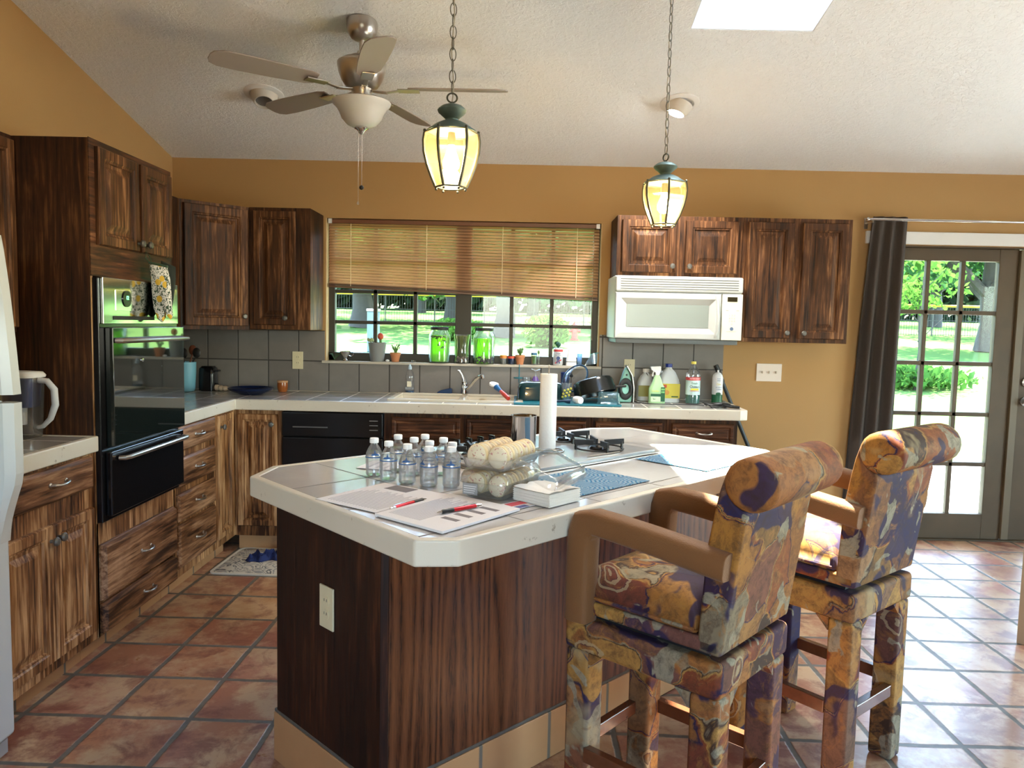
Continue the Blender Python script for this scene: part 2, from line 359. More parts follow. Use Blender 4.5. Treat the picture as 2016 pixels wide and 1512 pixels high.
def blind_mat():
    m, t, out = nt('wood_tone_blind_slat'); g = N(t); f, _ = g.noise(g.coords((.2,1,3)), 6, 4); c = g.mix(f, (.62,.40,.26), (.74,.51,.34))
    d = g.n('ShaderNodeBsdfDiffuse'); g.l(c, d.inputs[0]); tr = g.n('ShaderNodeBsdfTranslucent'); g.l(c, tr.inputs[0]); mx = g.n('ShaderNodeMixShader'); mx.inputs[0].default_value = .62
    g.l(d.outputs[0], mx.inputs[1]); g.l(tr.outputs[0], mx.inputs[2]); g.l(mx.outputs[0], out.inputs[0]); return m
M_BLIND = blind_mat()
def fabric():
    m, t, out = nt('painterly_tapestry_cloth'); g = N(t); c = g.coords(rnd=True)
    def warp(src, sc_, amt, det):
        _, nc = g.noise(src, sc_, det, .6); q = g.n('ShaderNodeVectorMath', operation='SCALE'); g.l(nc, q.inputs[0]); q.inputs['Scale'].default_value = amt
        ad = g.n('ShaderNodeVectorMath', operation='ADD'); g.l(src, ad.inputs[0]); g.l(q.outputs[0], ad.inputs[1]); return ad.outputs[0]
    w1 = warp(c, 3.5, .30, 2); w2 = warp(w1, 14, .045, 5)
    vo = g.n('ShaderNodeTexVoronoi', feature='SMOOTH_F1'); vo.inputs['Scale'].default_value = 6.2; vo.inputs['Smoothness'].default_value = .18; g.l(w2, vo.inputs['Vector'])
    sp = g.n('ShaderNodeSeparateColor'); g.l(vo.outputs['Color'], sp.inputs[0])
    pal = [(0,(.33,.145,.026)), (.16,(.24,.095,.02)), (.24,(.012,.009,.045)), (.36,(.20,.048,.014)), (.48,(.40,.21,.05)), (.60,(.045,.022,.012)), (.68,(.26,.21,.13)), (.76,(.32,.12,.026)), (.86,(.018,.014,.060)), (.95,(.36,.18,.042))]
    col = g.ramp(sp.outputs[0], pal, 'EASE')
    f2, _ = g.noise(w2, 9, 8, .72, 1.5); col = g.mix(g.ramp(f2, [(.53,(0,0,0)),(.62,(.75,.75,.75))]), col, (.30,.135,.035))
    f5, _ = g.noise(warp(c, 4, .2, 2), 4.5, 3, .5, .8); col = g.mix(g.ramp(f5, [(.565,(0,0,0)),(.59,(.9,.9,.9))]), col, (.016,.012,.055)); f6, _ = g.noise(warp(c, 5, .25, 2), 7, 4, .5, .5); col = g.mix(g.ramp(f6, [(.60,(0,0,0)),(.615,(.85,.85,.85))]), col, (.28,.25,.17))
    f3, _ = g.noise(warp(c, 6, .12, 3), 26, 8, .8); col = g.mix(g.ramp(f3, [(.34,(.75,.75,.75)),(.55,(0,0,0))]), col, (.04,.018,.012))
    f4, _ = g.noise(w1, 5, 3); col = g.mix(g.ramp(f4, [(.60,(0,0,0)),(.68,(.55,.55,.55))]), col, (.40,.30,.15))
    v2 = g.n('ShaderNodeTexVoronoi', feature='F1'); v2.inputs['Scale'].default_value = 4.6; g.l(w2, v2.inputs['Vector']); s2 = g.n('ShaderNodeSeparateColor'); g.l(v2.outputs['Color'], s2.inputs[0])
    on = g.math('MULTIPLY', g.math('LESS_THAN', v2.outputs['Distance'], .26), g.math('GREATER_THAN', s2.outputs[0], .45))
    an = g.math('FRACT', g.math('MULTIPLY', v2.outputs['Distance'], 11.0))
    col = g.mix(g.math('MULTIPLY', g.math('MULTIPLY', g.math('LESS_THAN', an, .38), on), .5), col, (.42,.34,.20))
    col = g.mix(g.math('MULTIPLY', g.math('MULTIPLY', g.math('GREATER_THAN', an, .86), on), .65), col, (.07,.025,.03))
    wv, _ = g.noise(g.coords(rnd=False), 600, 1); prin(g, out, col, .75, 0, g.bump(wv, .1, .001), Specular_IOR_Level=.3); return m
M_FAB = fabric()
M_PAPER = simple('white_paper', (.72,.72,.75), .6)
M_INK = simple('grey_ink', (.18,.17,.19), .7)
M_INKL = simple('pale_grey_ink', (.42,.41,.46), .7)
M_BOT = thin('clear_bottle_plastic', (.98,.99,1), .07, .03, .07, (.9,.92,.95))
M_CLEAR = thin('clear_tray_plastic', (.97,.98,.98), .06, .05, .05, (.9,.9,.9))
M_TAPE = simple('blue_label_film', (.035,.12,.33), .35)
M_CAPW = simple('white_cap_plastic', (.85,.85,.85), .35)
def ramp_mat(name, stops, sc=40, rough=.6, detail=3, dist=0, interp='CONSTANT', k={}):
    m, t, out = nt(name); g = N(t); f, _ = g.noise(g.coords(), sc, detail, .6, dist); prin(g, out, g.ramp(f, stops, interp), rough, 0, **k); return m
M_COOKIE = simple('pale_baked_cookie', (.72,.56,.32), .6, var=.15, vs=30)
M_SPR = ramp_mat('frosting_with_sprinkles', [(0,(.80,.70,.52)),(.615,(.45,.05,.09)),(.66,(.80,.70,.52)),(.69,(.10,.04,.06)),(.72,(.7,.35,.05))], 120)
M_TERRA = simple('terracotta', (.55,.22,.10), .75, var=.15, vs=20)
M_GREEN = simple('succulent_leaf', (.10,.22,.07), .5, var=.3, vs=40)
M_DGREEN = simple('dark_water_plant', (.03,.08,.02), .6, var=.4, vs=30)

# ------------------------------------------------------------------ room shell
def ceilz(y): return ZC + MC*(D-y)
XR, YR = 5.6, -2.6
def wall_cells(xs, zs, holes, y0, y1):
    b = MB()
    for i in range(len(xs)-1):
        for j in range(len(zs)-1):
            cx, cz = (xs[i]+xs[i+1])/2, (zs[j]+zs[j+1])/2
            if any(h[0] < cx < h[1] and h[2] < cz < h[3] for h in holes): continue
            b.box(xs[i], xs[i+1], y0, y1, zs[j], zs[j+1])
    return b
WIN = (-1.292, .551, 1.145, 2.098); DR = (2.36, 4.42, -.01, 2.0)
struct(wall_cells([XL-.15, WIN[0], WIN[1], DR[0], DR[1], XR+.15], [-.1, 0, WIN[2], 2.0, WIN[3], ZC+.06], [WIN, DR], D, D+.16).build('wall_back', M_WALL, smooth=False))
b = MB(); yb, yf = D+.16, YR-.15
b.add([(XL-.15,yb,-.1),(XL,yb,-.1),(XL,yb,ceilz(yb)),(XL-.15,yb,ceilz(yb)),(XL-.15,yf,-.1),(XL,yf,-.1),(XL,yf,ceilz(yf)+.1),(XL-.15,yf,ceilz(yf)+.1)],
      [(0,1,2,3),(4,7,6,5),(0,4,5,1),(3,2,6,7),(1,5,6,2),(0,3,7,4)]); struct(b.build('wall_left', M_WALL, smooth=False))
b = MB()
for (ya, yc, z0, z1) in ((D+.16, 3.7, -.1, None), (3.7, .9, 2.05, None), (.9, YR-.15, -.1, None)):
    b.loft([[(XR,yq,z0),(XR+.15,yq,z0),(XR+.15,yq,ceilz(yq)+.05),(XR,yq,ceilz(yq)+.05)] for yq in (ya, yc)])
struct(b.build('wall_right', M_WALL, smooth=False))
zt = ceilz(YR)+.1
struct(wall_cells([XL-.15, -.6, 1.6, XR+.15], [-.1, .9, 2.1, zt], [(-.6, 1.6, .9, 2.1)], YR-.15, YR).build('wall_rear', M_WALL, smooth=False))  # unseen window opening behind the camera, put in to let sky light in
struct(MB().box(XL-.2, XR+.2, YR-.2, D+.16, -.08, 0).build('floor', floor_mat(), smooth=False))
# sloping ceiling with the skylight well
SK = (.772, 1.342, 2.45, 3.648)
b = MB(); xs = [XL-.15, SK[0], SK[1], XR+.15]; ys = [YR-.15, SK[2], SK[3], D+.16]
for i in range(3):
    for j in range(3):
        if i == 1 and j == 1: continue
        y0, y1 = ys[j], ys[j+1]
        b.loft([[(xs[i],yq,ceilz(yq)),(xs[i+1],yq,ceilz(yq)),(xs[i+1],yq,ceilz(yq)+.12),(xs[i],yq,ceilz(yq)+.12)] for yq in (y0, y1)])
struct(b.build('ceiling', M_CEIL, smooth=False))
b = MB(); e = .02
for (x0,x1,y0,y1) in ((SK[0]-e,SK[0]+.004,SK[2]-e,SK[3]+e),(SK[1]-.004,SK[1]+e,SK[2]-e,SK[3]+e),(SK[0]+.004,SK[1]-.004,SK[2]-e,SK[2]+.004),(SK[0]+.004,SK[1]-.004,SK[3]-.004,SK[3]+e)):
    b.loft([[(x0,yq,ceilz(yq)+.002),(x1,yq,ceilz(yq)+.002),(x1,yq,ceilz(yq)+.30),(x0,yq,ceilz(yq)+.30)] for yq in (y0, y1)])
def sthing(name, loc=(0,0,0), rz=0):
    o = bpy.data.objects.new(name, None); COL.objects.link(o); o.location = loc; o.rotation_euler = (0,0,rz); return struct(o)
sky = sthing('window_2'); b.build('skylight_well', M_WHITEW, sky, smooth=False)
MB().loft([[(SK[0]-.02,yq,ceilz(yq)+.30),(SK[1]+.02,yq,ceilz(yq)+.30),(SK[1]+.02,yq,ceilz(yq)+.306),(SK[0]-.02,yq,ceilz(yq)+.306)] for yq in (SK[2]-.02, SK[3]+.02)]).build('skylight_glazing', M_PANE, sky, smooth=False)

# wall tiles
b = MB(); T = .008
for x0, x1, z0, z1 in ((XL, WIN[0]-.005, CT, 1.346), (WIN[0]-.005, .556, CT, 1.128), (.556, 1.392, CT, 1.36)):
    b.box(x0, x1, D-T, D, z0, z1)
struct(b.build('trim_1', M_SPLASH, smooth=False))
struct(MB().box(XL, XL+T, 3.72, D-T, CT, 1.346).build('trim_2', M_SPLASHL, smooth=False))

b = MB()
for y0, y1 in ((.9, .96), (2.27, 2.33), (3.64, 3.7)): b.box(XR+.03, XR+.09, y0, y1, -.02, 2.05)
b.box(XR+.03, XR+.09, .96, 3.64, 1.99, 2.05)
sg_ = sthing('window_3'); b.build('sliding_door_frame', M_WHITEW, sg_, smooth=False)
MB().box(XR+.055, XR+.06, .96, 3.64, -.02, 1.99).build('sliding_door_glass', M_PANE, sg_, smooth=False)
# kitchen window
win = sthing('window_1')
fy0, fy1 = D+.07, D+.125
b = MB(); x0, x1, z0, z1 = WIN
b.box(x0, x0+.045, fy0, fy1, z0, z1).box(x1-.045, x1, fy0, fy1, z0, z1).box(x0, x1, fy0, fy1, z0, z0+.055).box(x0, x1, fy0, fy1, z1-.045, z1).box(-.425, -.315, fy0, fy1, z0, z1)
b.build('window_frame', M_DBROWN, win, .003, False)
b = MB()
for (a, c) in ((x0+.045, -.425), (-.315, x1-.045)):
    w = (c-a)/3
    for i in (1, 2): b.box(a+w*i-.013, a+w*i+.013, fy0+.01, fy1-.012, z0+.05, z1-.04)
    for z in (1.408, 1.616, 1.83): b.box(a, c, fy0+.01, fy1-.012, z-.012, z+.012)
b.build('muntin_grid', M_DBROWN, win, .002, False)
MB().box(x0+.02, x1-.02, fy0+.03, fy0+.034, z0+.02, z1-.02).build('window_pane', M_PANE, win, smooth=False)
struct(MB().box(-1.312, .572, D-.028, fy0-.001, 1.128, 1.1451).build('trim_3', simple('cream_stone_sill', (.50,.45,.37), .4, var=.15), bevel=.003, smooth=False))
b = MB(); # pale window return around the blind
b.box(x0-.0, x0+.004, D+.002, fy0, z0, z1).box(x1-.004, x1, D+.002, fy0, z0, z1)
struct(b.build('trim_4', simple('pale_window_return', (.66,.50,.28), .7), smooth=False))

# french doors
def french(name, x0, x1, lock):
    d = sthing(name); y0, y1 = D+.03, D+.075; b = MB()
    st = .128; zb, ztp = .183, 1.905
    b.box(x0, x0+st, y0, y1, .01, 1.988).box(x1-st, x1, y0, y1, .01, 1.988).box(x0+st, x1-st, y0, y1, .01, zb).box(x0+st, x1-st, y0, y1, ztp, 1.988)
    b.build('door_frame', M_DOORF, d, .003, False)
    w = (x1-x0-2*st); h = ztp-zb; b = MB()
    for i in (1, 2): b.box(x0+st+w*i/3-.014, x0+st+w*i/3+.014, y0+.006, y1-.006, zb, ztp)
    for i in range(1, 5): b.box(x0+st, x1-st, y0+.006, y1-.006, zb+h*i/5-.014, zb+h*i/5+.014)
    b.build('glazing_bar', M_DOORF, d, .003, False)
    MB().box(x0+st-.01, x1-st+.01, y0+.02, y0+.024, zb-.01, ztp+.01).build('door_pane', M_PANE, d, smooth=False)
    if lock:
        MB().lathe([(.001,0),(.03,0),(.03,.012),(.022,.018),(.001,.018)], seg=20).build('deadbolt', M_BRUSHED, d, loc=(x0+.05, y0, 1.10), rot=(PI/2,0,0))
        MB().lathe([(.001,0),(.032,0),(.03,.01),(.012,.014),(.012,.035),(.028,.045),(.03,.06),(.02,.072),(.001,.074)], seg=20).build('door_knob', M_BRUSHED, d, loc=(x0+.05, y0, .97), rot=(PI/2,0,0))
french('door_1', 2.392, 3.352, False); french('door_2', 3.405, 4.365, True)
b = MB().box(2.36, 2.391, D+.005, D+.10, 0, 2.0).box(4.366, 4.42, D+.005, D+.10, 0, 2.0).box(2.391, 4.366, D+.005, D+.10, 1.989, 2.0).box(2.391, 4.366, D+.005, D+.14, 0, .009)
struct(b.build('trim_5', M_DOORF, smooth=False))
struct(MB().box(3.353, 3.404, D+.012, D+.05, .012, 1.985).build('trim_6', simple('astragal_paint', (.13,.10,.058), .5), smooth=False, bevel=.004))
struct(MB().box(2.30, 4.50, D-.022, D-.001, 2.004, 2.086).build('trim_7', M_WHITEW, smooth=False, bevel=.003))

# ------------------------------------------------------------------ cabinets (local frame: x along the run, front towards -y, wall at y = 0)
def knob(parent, x, y, z, mat=None):
    return MB().lathe([(.001,0),(.007,0),(.006,.012),(.015,.018),(.0165,.025),(.012,.031),(.001,.033)], seg=14).build('knob', mat or M_PEWTER, parent, loc=(x, y, z), rot=(PI/2,0,0))
def pull(parent, x, y, z, w=.085, mat=None):
    pts = [(x-w/2, y, z), (x-w/2+.004, y-.018, z), (x-w/4, y-.026, z-.002), (x, y-.028, z-.003), (x+w/4, y-.026, z-.002), (x+w/2-.004, y-.018, z), (x+w/2, y, z)]
    b = MB().tube(pts, [.006,.006,.0045,.007,.0045,.006,.006], 10)
    for s_ in (-1, 1): b.ball((x+s_*w/2, y-.002, z), .010, .005, .010, 8, 5)
    return b.build('handle', mat or M_PULL, parent)
def door(parent, x0, x1, z0, z1, yf, mat, kx=None, kz=None, fr=.055, name='door'):
    b = MB().nest(x0, x1, z0, z1, [(0,.014),(.004,.020),(fr-.012,.020),(fr-.006,.015),(fr,.015),(fr+.004,.007),(fr+.016,.007),(fr+.038,.015),(fr+.042,.016)], yf, yf)
    o = b.build(name, mat, parent, smooth=False)
    if kx is not None: knob(o, kx, yf-.0195, kz)
    return o
def drawer(parent, x0, x1, z0, z1, yf, mat, style='slab', hx=None, t=.020, hw=.085):
    b = MB()
    if style == 'slab': b.nest(x0, x1, z0, z1, [(0,.010),(.003,.014),(.010,t),(.014,t+.001)], yf, yf)
    else: b.nest(x0, x1, z0, z1, [(0,.012),(.004,.018),(.020,.018),(.026,.013),(.034,.013),(.040,.018)], yf, yf)
    o = b.build('drawer', mat, parent, smooth=False)
    if hx is not None: pull(o, hx, yf-t, (z0+z1)/2+.005, hw)
    return o
def openbox(b, x0, x1, y0, y1, z0, z1): b.box(x0, x1, y0, y1, z0, z1); return b
LB = (XL, ); DEP = .625
def left(y0, label, name='base_cabinet', cat='cabinet', group=None): return thing(name, label, cat, (XL, y0, 0), PI/2, group)
# face of the left run is XL+.625 = -1.69 ; local y = -.625
FY = -.625
# 1) cabinet beside the refrigerator
c = left(2.372, 'tan brown base cabinet with one drawer over two doors beside the white refrigerator')
w = 3.006-2.372
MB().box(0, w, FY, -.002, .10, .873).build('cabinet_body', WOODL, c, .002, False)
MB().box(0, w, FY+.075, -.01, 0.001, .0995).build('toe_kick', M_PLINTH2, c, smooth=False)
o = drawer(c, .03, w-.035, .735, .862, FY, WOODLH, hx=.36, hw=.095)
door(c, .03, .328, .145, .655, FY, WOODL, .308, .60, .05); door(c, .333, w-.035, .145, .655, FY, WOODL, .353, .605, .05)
# 2) tall oven cabinet: carcass around the oven
c = left(3.008, 'tall dark brown oven cabinet holding the black wall oven', 'oven_cabinet')
w = .704
b = MB().box(0, .02, FY, -.002, .1, 2.11).box(w-.02, w, FY, -.002, .1, 2.11).box(.02, w-.02, -.03, -.002, .1, 2.11).box(.02, w-.02, FY, -.03, 2.09, 2.11).box(.02, w-.02, FY, -.03, .1, .56).box(.02, w-.02, FY+.001, -.03, 1.575, 2.09)
b.build('cabinet_body', WOODT, c, .002, False)
MB().box(.001, w-.001, FY-.004, FY-.0005, 1.575, 2.112).build('face_frame', WOODUH, c, smooth=False)
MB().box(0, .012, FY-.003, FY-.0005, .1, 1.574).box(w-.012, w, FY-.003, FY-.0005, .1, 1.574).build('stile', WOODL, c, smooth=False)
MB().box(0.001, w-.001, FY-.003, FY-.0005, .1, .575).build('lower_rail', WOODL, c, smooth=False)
MB().box(0, w, FY+.075, -.01, 0.001, .0995).build('toe_kick', M_PLINTH2, c, smooth=False)
door(c, .04, .360, 1.70, 2.085, FY-.004, WOODU, .340, 1.735, .05); door(c, .388, .675, 1.70, 2.085, FY-.004, WOODU, .408, 1.735, .05)
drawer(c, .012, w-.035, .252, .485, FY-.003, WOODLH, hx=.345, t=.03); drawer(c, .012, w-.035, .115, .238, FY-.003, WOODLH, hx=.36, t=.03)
# the wall oven
ov = thing('wall_oven', 'black glass wall oven with polished steel control panel in the tall cabinet', 'oven', (XL, 3.008, 0), PI/2)
MB().box(.025, w-.025, FY-.001, -.05, .575, 1.57).build('oven_body', M_BLACKM, ov, .003, False)
MB().box(.004, w-.004, FY-.028, FY-.0035, .578, 1.57).build('oven_frame', M_BLACK, ov, .004, False)
cp = MB().box(.018, w-.02, FY-.040, FY-.0285, 1.385, 1.572).build('control_panel', M_STEEL, ov, .003, False)
MB().box(.11, .27, FY-.0425, FY-.0405, 1.44, 1.525).build('dial_plate', M_CHROME, cp, .002, False)
MB().lathe([(.001,0),(.034,0),(.034,.004),(.001,.004)], seg=28).build('clock_face', M_BLACK, cp, loc=(.195, FY-.0428, 1.49), rot=(PI/2,0,0))
text('12', .022, emit('green_digits', (.1,1,.2), 1.2), cp, (.195, FY-.0475, 1.494))
MB().box(.09, .44, FY-.0425, FY-.0405, 1.402, 1.418).build('vent_slot', M_SLOT, cp, smooth=False)
dr = MB().box(.045, w-.006, FY-.062, FY-.0285, .885, 1.372).build('oven_door', M_BGLASS, ov, .004, False)
def rail(parent, x0, x1, y, z, mat=M_CHROME, r_=.008):
    b = MB().tube([(x0, y+.03, z), (x0+.004, y+.006, z), (x0+.03, y, z), (x1-.03, y, z), (x1-.004, y+.006, z), (x1, y+.03, z)], r_, 10)
    return b.build('handle', mat, parent)
rail(dr, .06, w-.02, FY-.095, 1.318, M_BRUSHED, .011)
dr = MB().box(.03, w-.006, FY-.055, FY-.0285, .60, .868).build('warming_drawer', M_BLACK, ov, .006, False)
rail(dr, .08, w-.03, FY-.09, .835, M_BRUSHED, .010)
MB().lathe([(.001,0),(.008,0),(.008,.004),(.001,.005)], seg=14).build('badge', M_CHROME, ov, loc=(.28, FY-.0622, 1.23), rot=(PI/2,0,0))

# 3) drawer stack and narrow door on the left run
c = left(3.714, 'tan base cabinet with a stack of four drawers right of the oven cabinet')
w = .50
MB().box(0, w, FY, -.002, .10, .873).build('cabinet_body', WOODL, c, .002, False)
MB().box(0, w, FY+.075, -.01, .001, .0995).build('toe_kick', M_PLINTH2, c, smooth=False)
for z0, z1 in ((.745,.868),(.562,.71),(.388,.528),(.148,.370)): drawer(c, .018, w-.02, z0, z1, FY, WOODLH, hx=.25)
c = left(4.216, 'narrow single door cabinet in the corner of the left counter run', 'corner_cabinet')
w = D-4.216-.003
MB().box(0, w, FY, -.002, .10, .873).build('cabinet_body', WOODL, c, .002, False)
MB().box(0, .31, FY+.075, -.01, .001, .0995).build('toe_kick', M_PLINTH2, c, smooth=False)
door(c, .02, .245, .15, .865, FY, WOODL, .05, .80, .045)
# 4) back run base units, face at y = D-.6
BY = -.60
def back(x0, label, name='base_cabinet', group=None): return thing(name, label, 'cabinet', (x0, D, 0), 0, group)
c = back(-1.688, 'brown single door base cabinet left of the black dishwasher')
MB().box(0, .283, BY, -.002, .10, .873).build('cabinet_body', WOODL, c, .002, False)
MB().box(0, .283, BY+.06, -.01, .001, .0995).build('toe_kick', M_PLINTH2, c, smooth=False)
door(c, .02, .262, .165, .848, BY, WOODL, .232, .79, .045)
dw = thing('dishwasher', 'black dishwasher under the counter between two cabinets', 'dishwasher', (-1.40, D, 0))
MB().box(0, .612, BY+.02, -.002, .02, .872).build('dishwasher_body', M_BLACKM, dw, smooth=False)
MB().box(.004, .608, BY-.025, BY+.019, .12, .715).build('dishwasher_door', M_BLACK, dw, .006, False)
o = MB().box(.004, .608, BY-.03, BY+.019, .722, .868).build('control_panel', M_BLACK, dw, .006, False)
for i in range(3): MB().box(.53, .58, BY-.0325, BY-.0305, .765+i*.028, .769+i*.028).build('button', simple('grey_button', (.25,.25,.25), .4), o, smooth=False)
MB().box(.07, .28, BY-.0325, BY-.0305, .775, .782).build('vent_slot', simple('vent_grey', (.10,.10,.10), .5), o, smooth=False)
def unit(x0, x1, label, drs, drawers, pulls=()):
    c = back(x0, label); w = x1-x0
    MB().box(0, w, BY, -.002, .10, .873).build('cabinet_body', WOODU, c, .002, False)
    MB().box(0, w, BY+.06, -.01, .001, .0995).build('toe_kick', M_PLINTH2, c, smooth=False)
    for a, b_, h in drawers: drawer(c, a-x0, b_-x0, .722, .848, BY, WOODUH, 'panel', None if h is None else h-x0, .018)
    for a, b_, k in drs: door(c, a-x0, b_-x0, .15, .69, BY, WOODU, k-x0, .64, .045)
# the sink unit is open above for the two bowls
c = back(-.786, 'brown sink base cabinet with two false drawer fronts under the sink'); w = .895
MB().box(0, w, BY, BY+.02, .10, .873).box(0, .018, BY+.02, -.002, .10, .873).box(w-.018, w, BY+.02, -.002, .10, .873).box(.018, w-.018, BY+.02, -.02, .1, .12).box(.018, w-.018, -.02, -.002, .1, .873).build('cabinet_body', WOODU, c, smooth=False)
MB().box(0, w, BY+.06, -.01, .001, .0995).build('toe_kick', M_PLINTH2, c, smooth=False)
for a, b_ in ((.045,.457),(.495,.865)):
    drawer(c, a, b_, .722, .848, BY, WOODUH, 'panel', None, .018); door(c, a, b_, .15, .69, BY, WOODU, (b_-.03) if a < .1 else a+.03, .64, .045)
unit(.111, .455, 'brown one drawer base cabinet right of the sink base', [(.14,.425,.165)], [(.14,.425,None)])
unit(.457, .905, 'brown one drawer base cabinet second from the right end', [(.483,.882,.51)], [(.483,.882,None)])
unit(.907, 1.335, 'reddish brown end base cabinet under the spray bottles with a silver drawer pull', [(.94,1.31,.97)], [(.94,1.31,1.13)])

# upper cabinets
u = thing('upper_cabinet', 'dark wall cabinet at the left edge above the pitcher', 'cabinet', (XL, 2.42, 0), PI/2)
MB().box(0, .585, -.33, -.002, 1.346, 2.11).build('cabinet_body', WOODT, u, .002, False)
door(u, .02, .29, 1.365, 2.09, -.33, WOODU, .27, 1.41, .05); door(u, .295, .575, 1.365, 2.09, -.33, WOODU, .315, 1.41, .05)
u = thing('upper_cabinet', 'narrow wall cabinet sliver between the oven cabinet and the angled corner cabinet', 'cabinet', (XL, 3.715, 0), PI/2)
MB().box(0, .78, -.32, -.002, 1.346, 2.11).build('cabinet_body', WOODU, u, .002, False)
door(u, .02, .62, 1.37, 2.09, -.32, WOODU, .05, 1.42, .05)
A, B = (-1.995, 4.497), (-1.695, 4.807)
u = thing('corner_cabinet', 'angled corner wall cabinet with one wide door above the counter corner', 'cabinet', (A[0], A[1], 0), math.atan2(B[1]-A[1], B[0]-A[0]))
L_ = math.dist(A, B); ca = math.atan2(B[1]-A[1], B[0]-A[0])
def loc(x, y):
    dx, dy = x-A[0], y-A[1]; return (dx*math.cos(ca)+dy*math.sin(ca), -dx*math.sin(ca)+dy*math.cos(ca))
MB().prism([loc(*A), loc(*B), loc(B[0], D-.002), loc(XL+.002, D-.002), loc(XL+.002, A[1])], 1.346, 2.11).build('cabinet_body', WOODU, u, smooth=False)
door(u, .02, L_-.015, 1.37, 2.09, 0, WOODU, L_-.05, 1.43, .06)
u = thing('upper_cabinet', 'single door wall cabinet between the angled corner cabinet and the window', 'cabinet', (-1.693, D, 0))
MB().box(0, .385, -.32, -.002, 1.352, 2.112).build('cabinet_body', WOODU, u, .002, False)
door(u, .03, .295, 1.38, 2.09, -.32, WOODU, .235, 1.425, .05)
# right hand wall cabinets
u = thing('upper_cabinet', 'short two door wall cabinet directly above the white microwave', 'cabinet', (.612, D, 0))
MB().box(0, .784, -.32, -.002, 1.735, 2.112).build('cabinet_body', WOODU, u, .002, False)
door(u, .03, .37, 1.76, 2.085, -.32, WOODU, .345, 1.80, .055); door(u, .425, .755, 1.76, 2.085, -.32, WOODU, .45, 1.80, .055)
u = thing('upper_cabinet', 'tall two door wall cabinet right of the microwave beside the curtain', 'cabinet', (1.398, D, 0))
MB().box(0, .68, -.32, -.002, 1.34, 2.112).build('cabinet_body', WOODU, u, .002, False)
door(u, .03, .315, 1.365, 2.085, -.32, WOODU, .29, 1.40, .055); door(u, .37, .655, 1.365, 2.085, -.32, WOODU, .395, 1.40, .055)

# ------------------------------------------------------------------ microwave
mw = thing('microwave', 'white over-the-range microwave with a grey door window', 'microwave', (.60, D, 0))
MB().box(.0, .785, -.385, -.010, 1.345, 1.734).build('microwave_body', M_CREAM, mw, .006, False)
g_ = MB().box(0, .785, -.425, -.386, 1.635, 1.733).build('vent_grille', M_WHITE, mw, .012, False, seg=3)
for i in range(5): MB().box(.03, .755, -.4262, -.4252, 1.652+i*.0145, 1.656+i*.0145).build('grille_slot', simple('grille_shadow_gap', (.12,.13,.13), .6), g_, smooth=False)
d_ = MB().nest(0, .655, 1.347, 1.631, [(0,.030),(.006,.038),(.035,.040),(.072,.022),(.076,.022)], -.386, -.386).build('microwave_door', M_WHITE, mw, smooth=False)
MB().box(.075, .58, -.4115, -.4085, 1.42, 1.558).build('door_window', M_MWGLASS, d_, smooth=False)
MB().tube([(.622,-.426,1.362),(.628,-.441,1.40),(.632,-.446,1.49),(.628,-.441,1.58),(.622,-.426,1.62)], .009, 10).build('handle', M_WHITE, d_)
k_ = MB().box(.659, .785, -.424, -.386, 1.347, 1.631).build('keypad_panel', M_CREAM, mw, .004, False)
MB().box(.69, .75, -.4262, -.4245, 1.585, 1.613).build('clock_display', simple('brown_display', (.03,.025,.012), .2), k_, smooth=False)
kp = simple('grey_key_print', (.45,.46,.42), .5)
for j, row in enumerate(('1 2 3', '4 5 6', '7 8 9', ' 0 ')): text(row, .014, kp, k_, (.722, -.4245, 1.50-j*.018), sx=1.4)
for xx in (.69, .755): MB().box(xx-.008, xx+.008, -.4252, -.4245, 1.528, 1.533).build('key', kp, k_, smooth=False)
MB().lathe([(.001,0),(.011,0),(.011,.001),(.001,.001)], seg=20).build('brand_badge', simple('badge_blue', (.12,.18,.30), .4), k_, loc=(.722,-.4245,1.418), rot=(PI/2,0,0))
MB().box(.69, .75, -.4250, -.4243, 1.401, 1.403).build('badge_line', kp, k_, smooth=False)
MB().box(.012, .765, -.41, -.02, 1.318, 1.3445).build('underside', simple('grey_underside', (.13,.15,.16), .5), mw, .003, False)

# ------------------------------------------------------------------ refrigerator
fr = thing('refrigerator', 'white top-freezer refrigerator at the left edge of the room', 'refrigerator', (XL, 1.60, 0), PI/2)
MB().box(0, .76, -.66, -.03, .02, 1.67).build('refrigerator_body', M_WHITE, fr, .006, False)
def fdoor(z0, z1, hz, name):
    o = MB().box(0, .762, -.715, -.665, z0, z1).build(name, M_WHITE, fr, .016, False, seg=3)
    b = MB(); rings = []
    for k in range(13):
        s_ = k/12.0; z = hz[0]+(hz[1]-hz[0])*s_; q = hz[2](s_); rings.append([(.70,-.715,z),(.70,-.716-.5*q,z),(.712,-.716-q,z),(.75,-.716-q,z),(.76,-.716-.6*q,z),(.76,-.715,z)])
    b.loft(rings).build('handle', M_WHITE, o, .003, False); return o
fdoor(1.165, 1.68, (1.17, 1.66, lambda s_: .055*(1-s_)**.6 if s_ < 1 else 0.001), 'freezer_door')
fdoor(.06, 1.150, (.70, 1.145, lambda s_: .055*min(1, s_*2.2)**1.3+.001), 'fridge_door')
MB().box(.02, .74, -.70, -.661, .008, .055).build('kick_grille', simple('fridge_grille_grey', (.35,.35,.35), .5), fr, smooth=False)

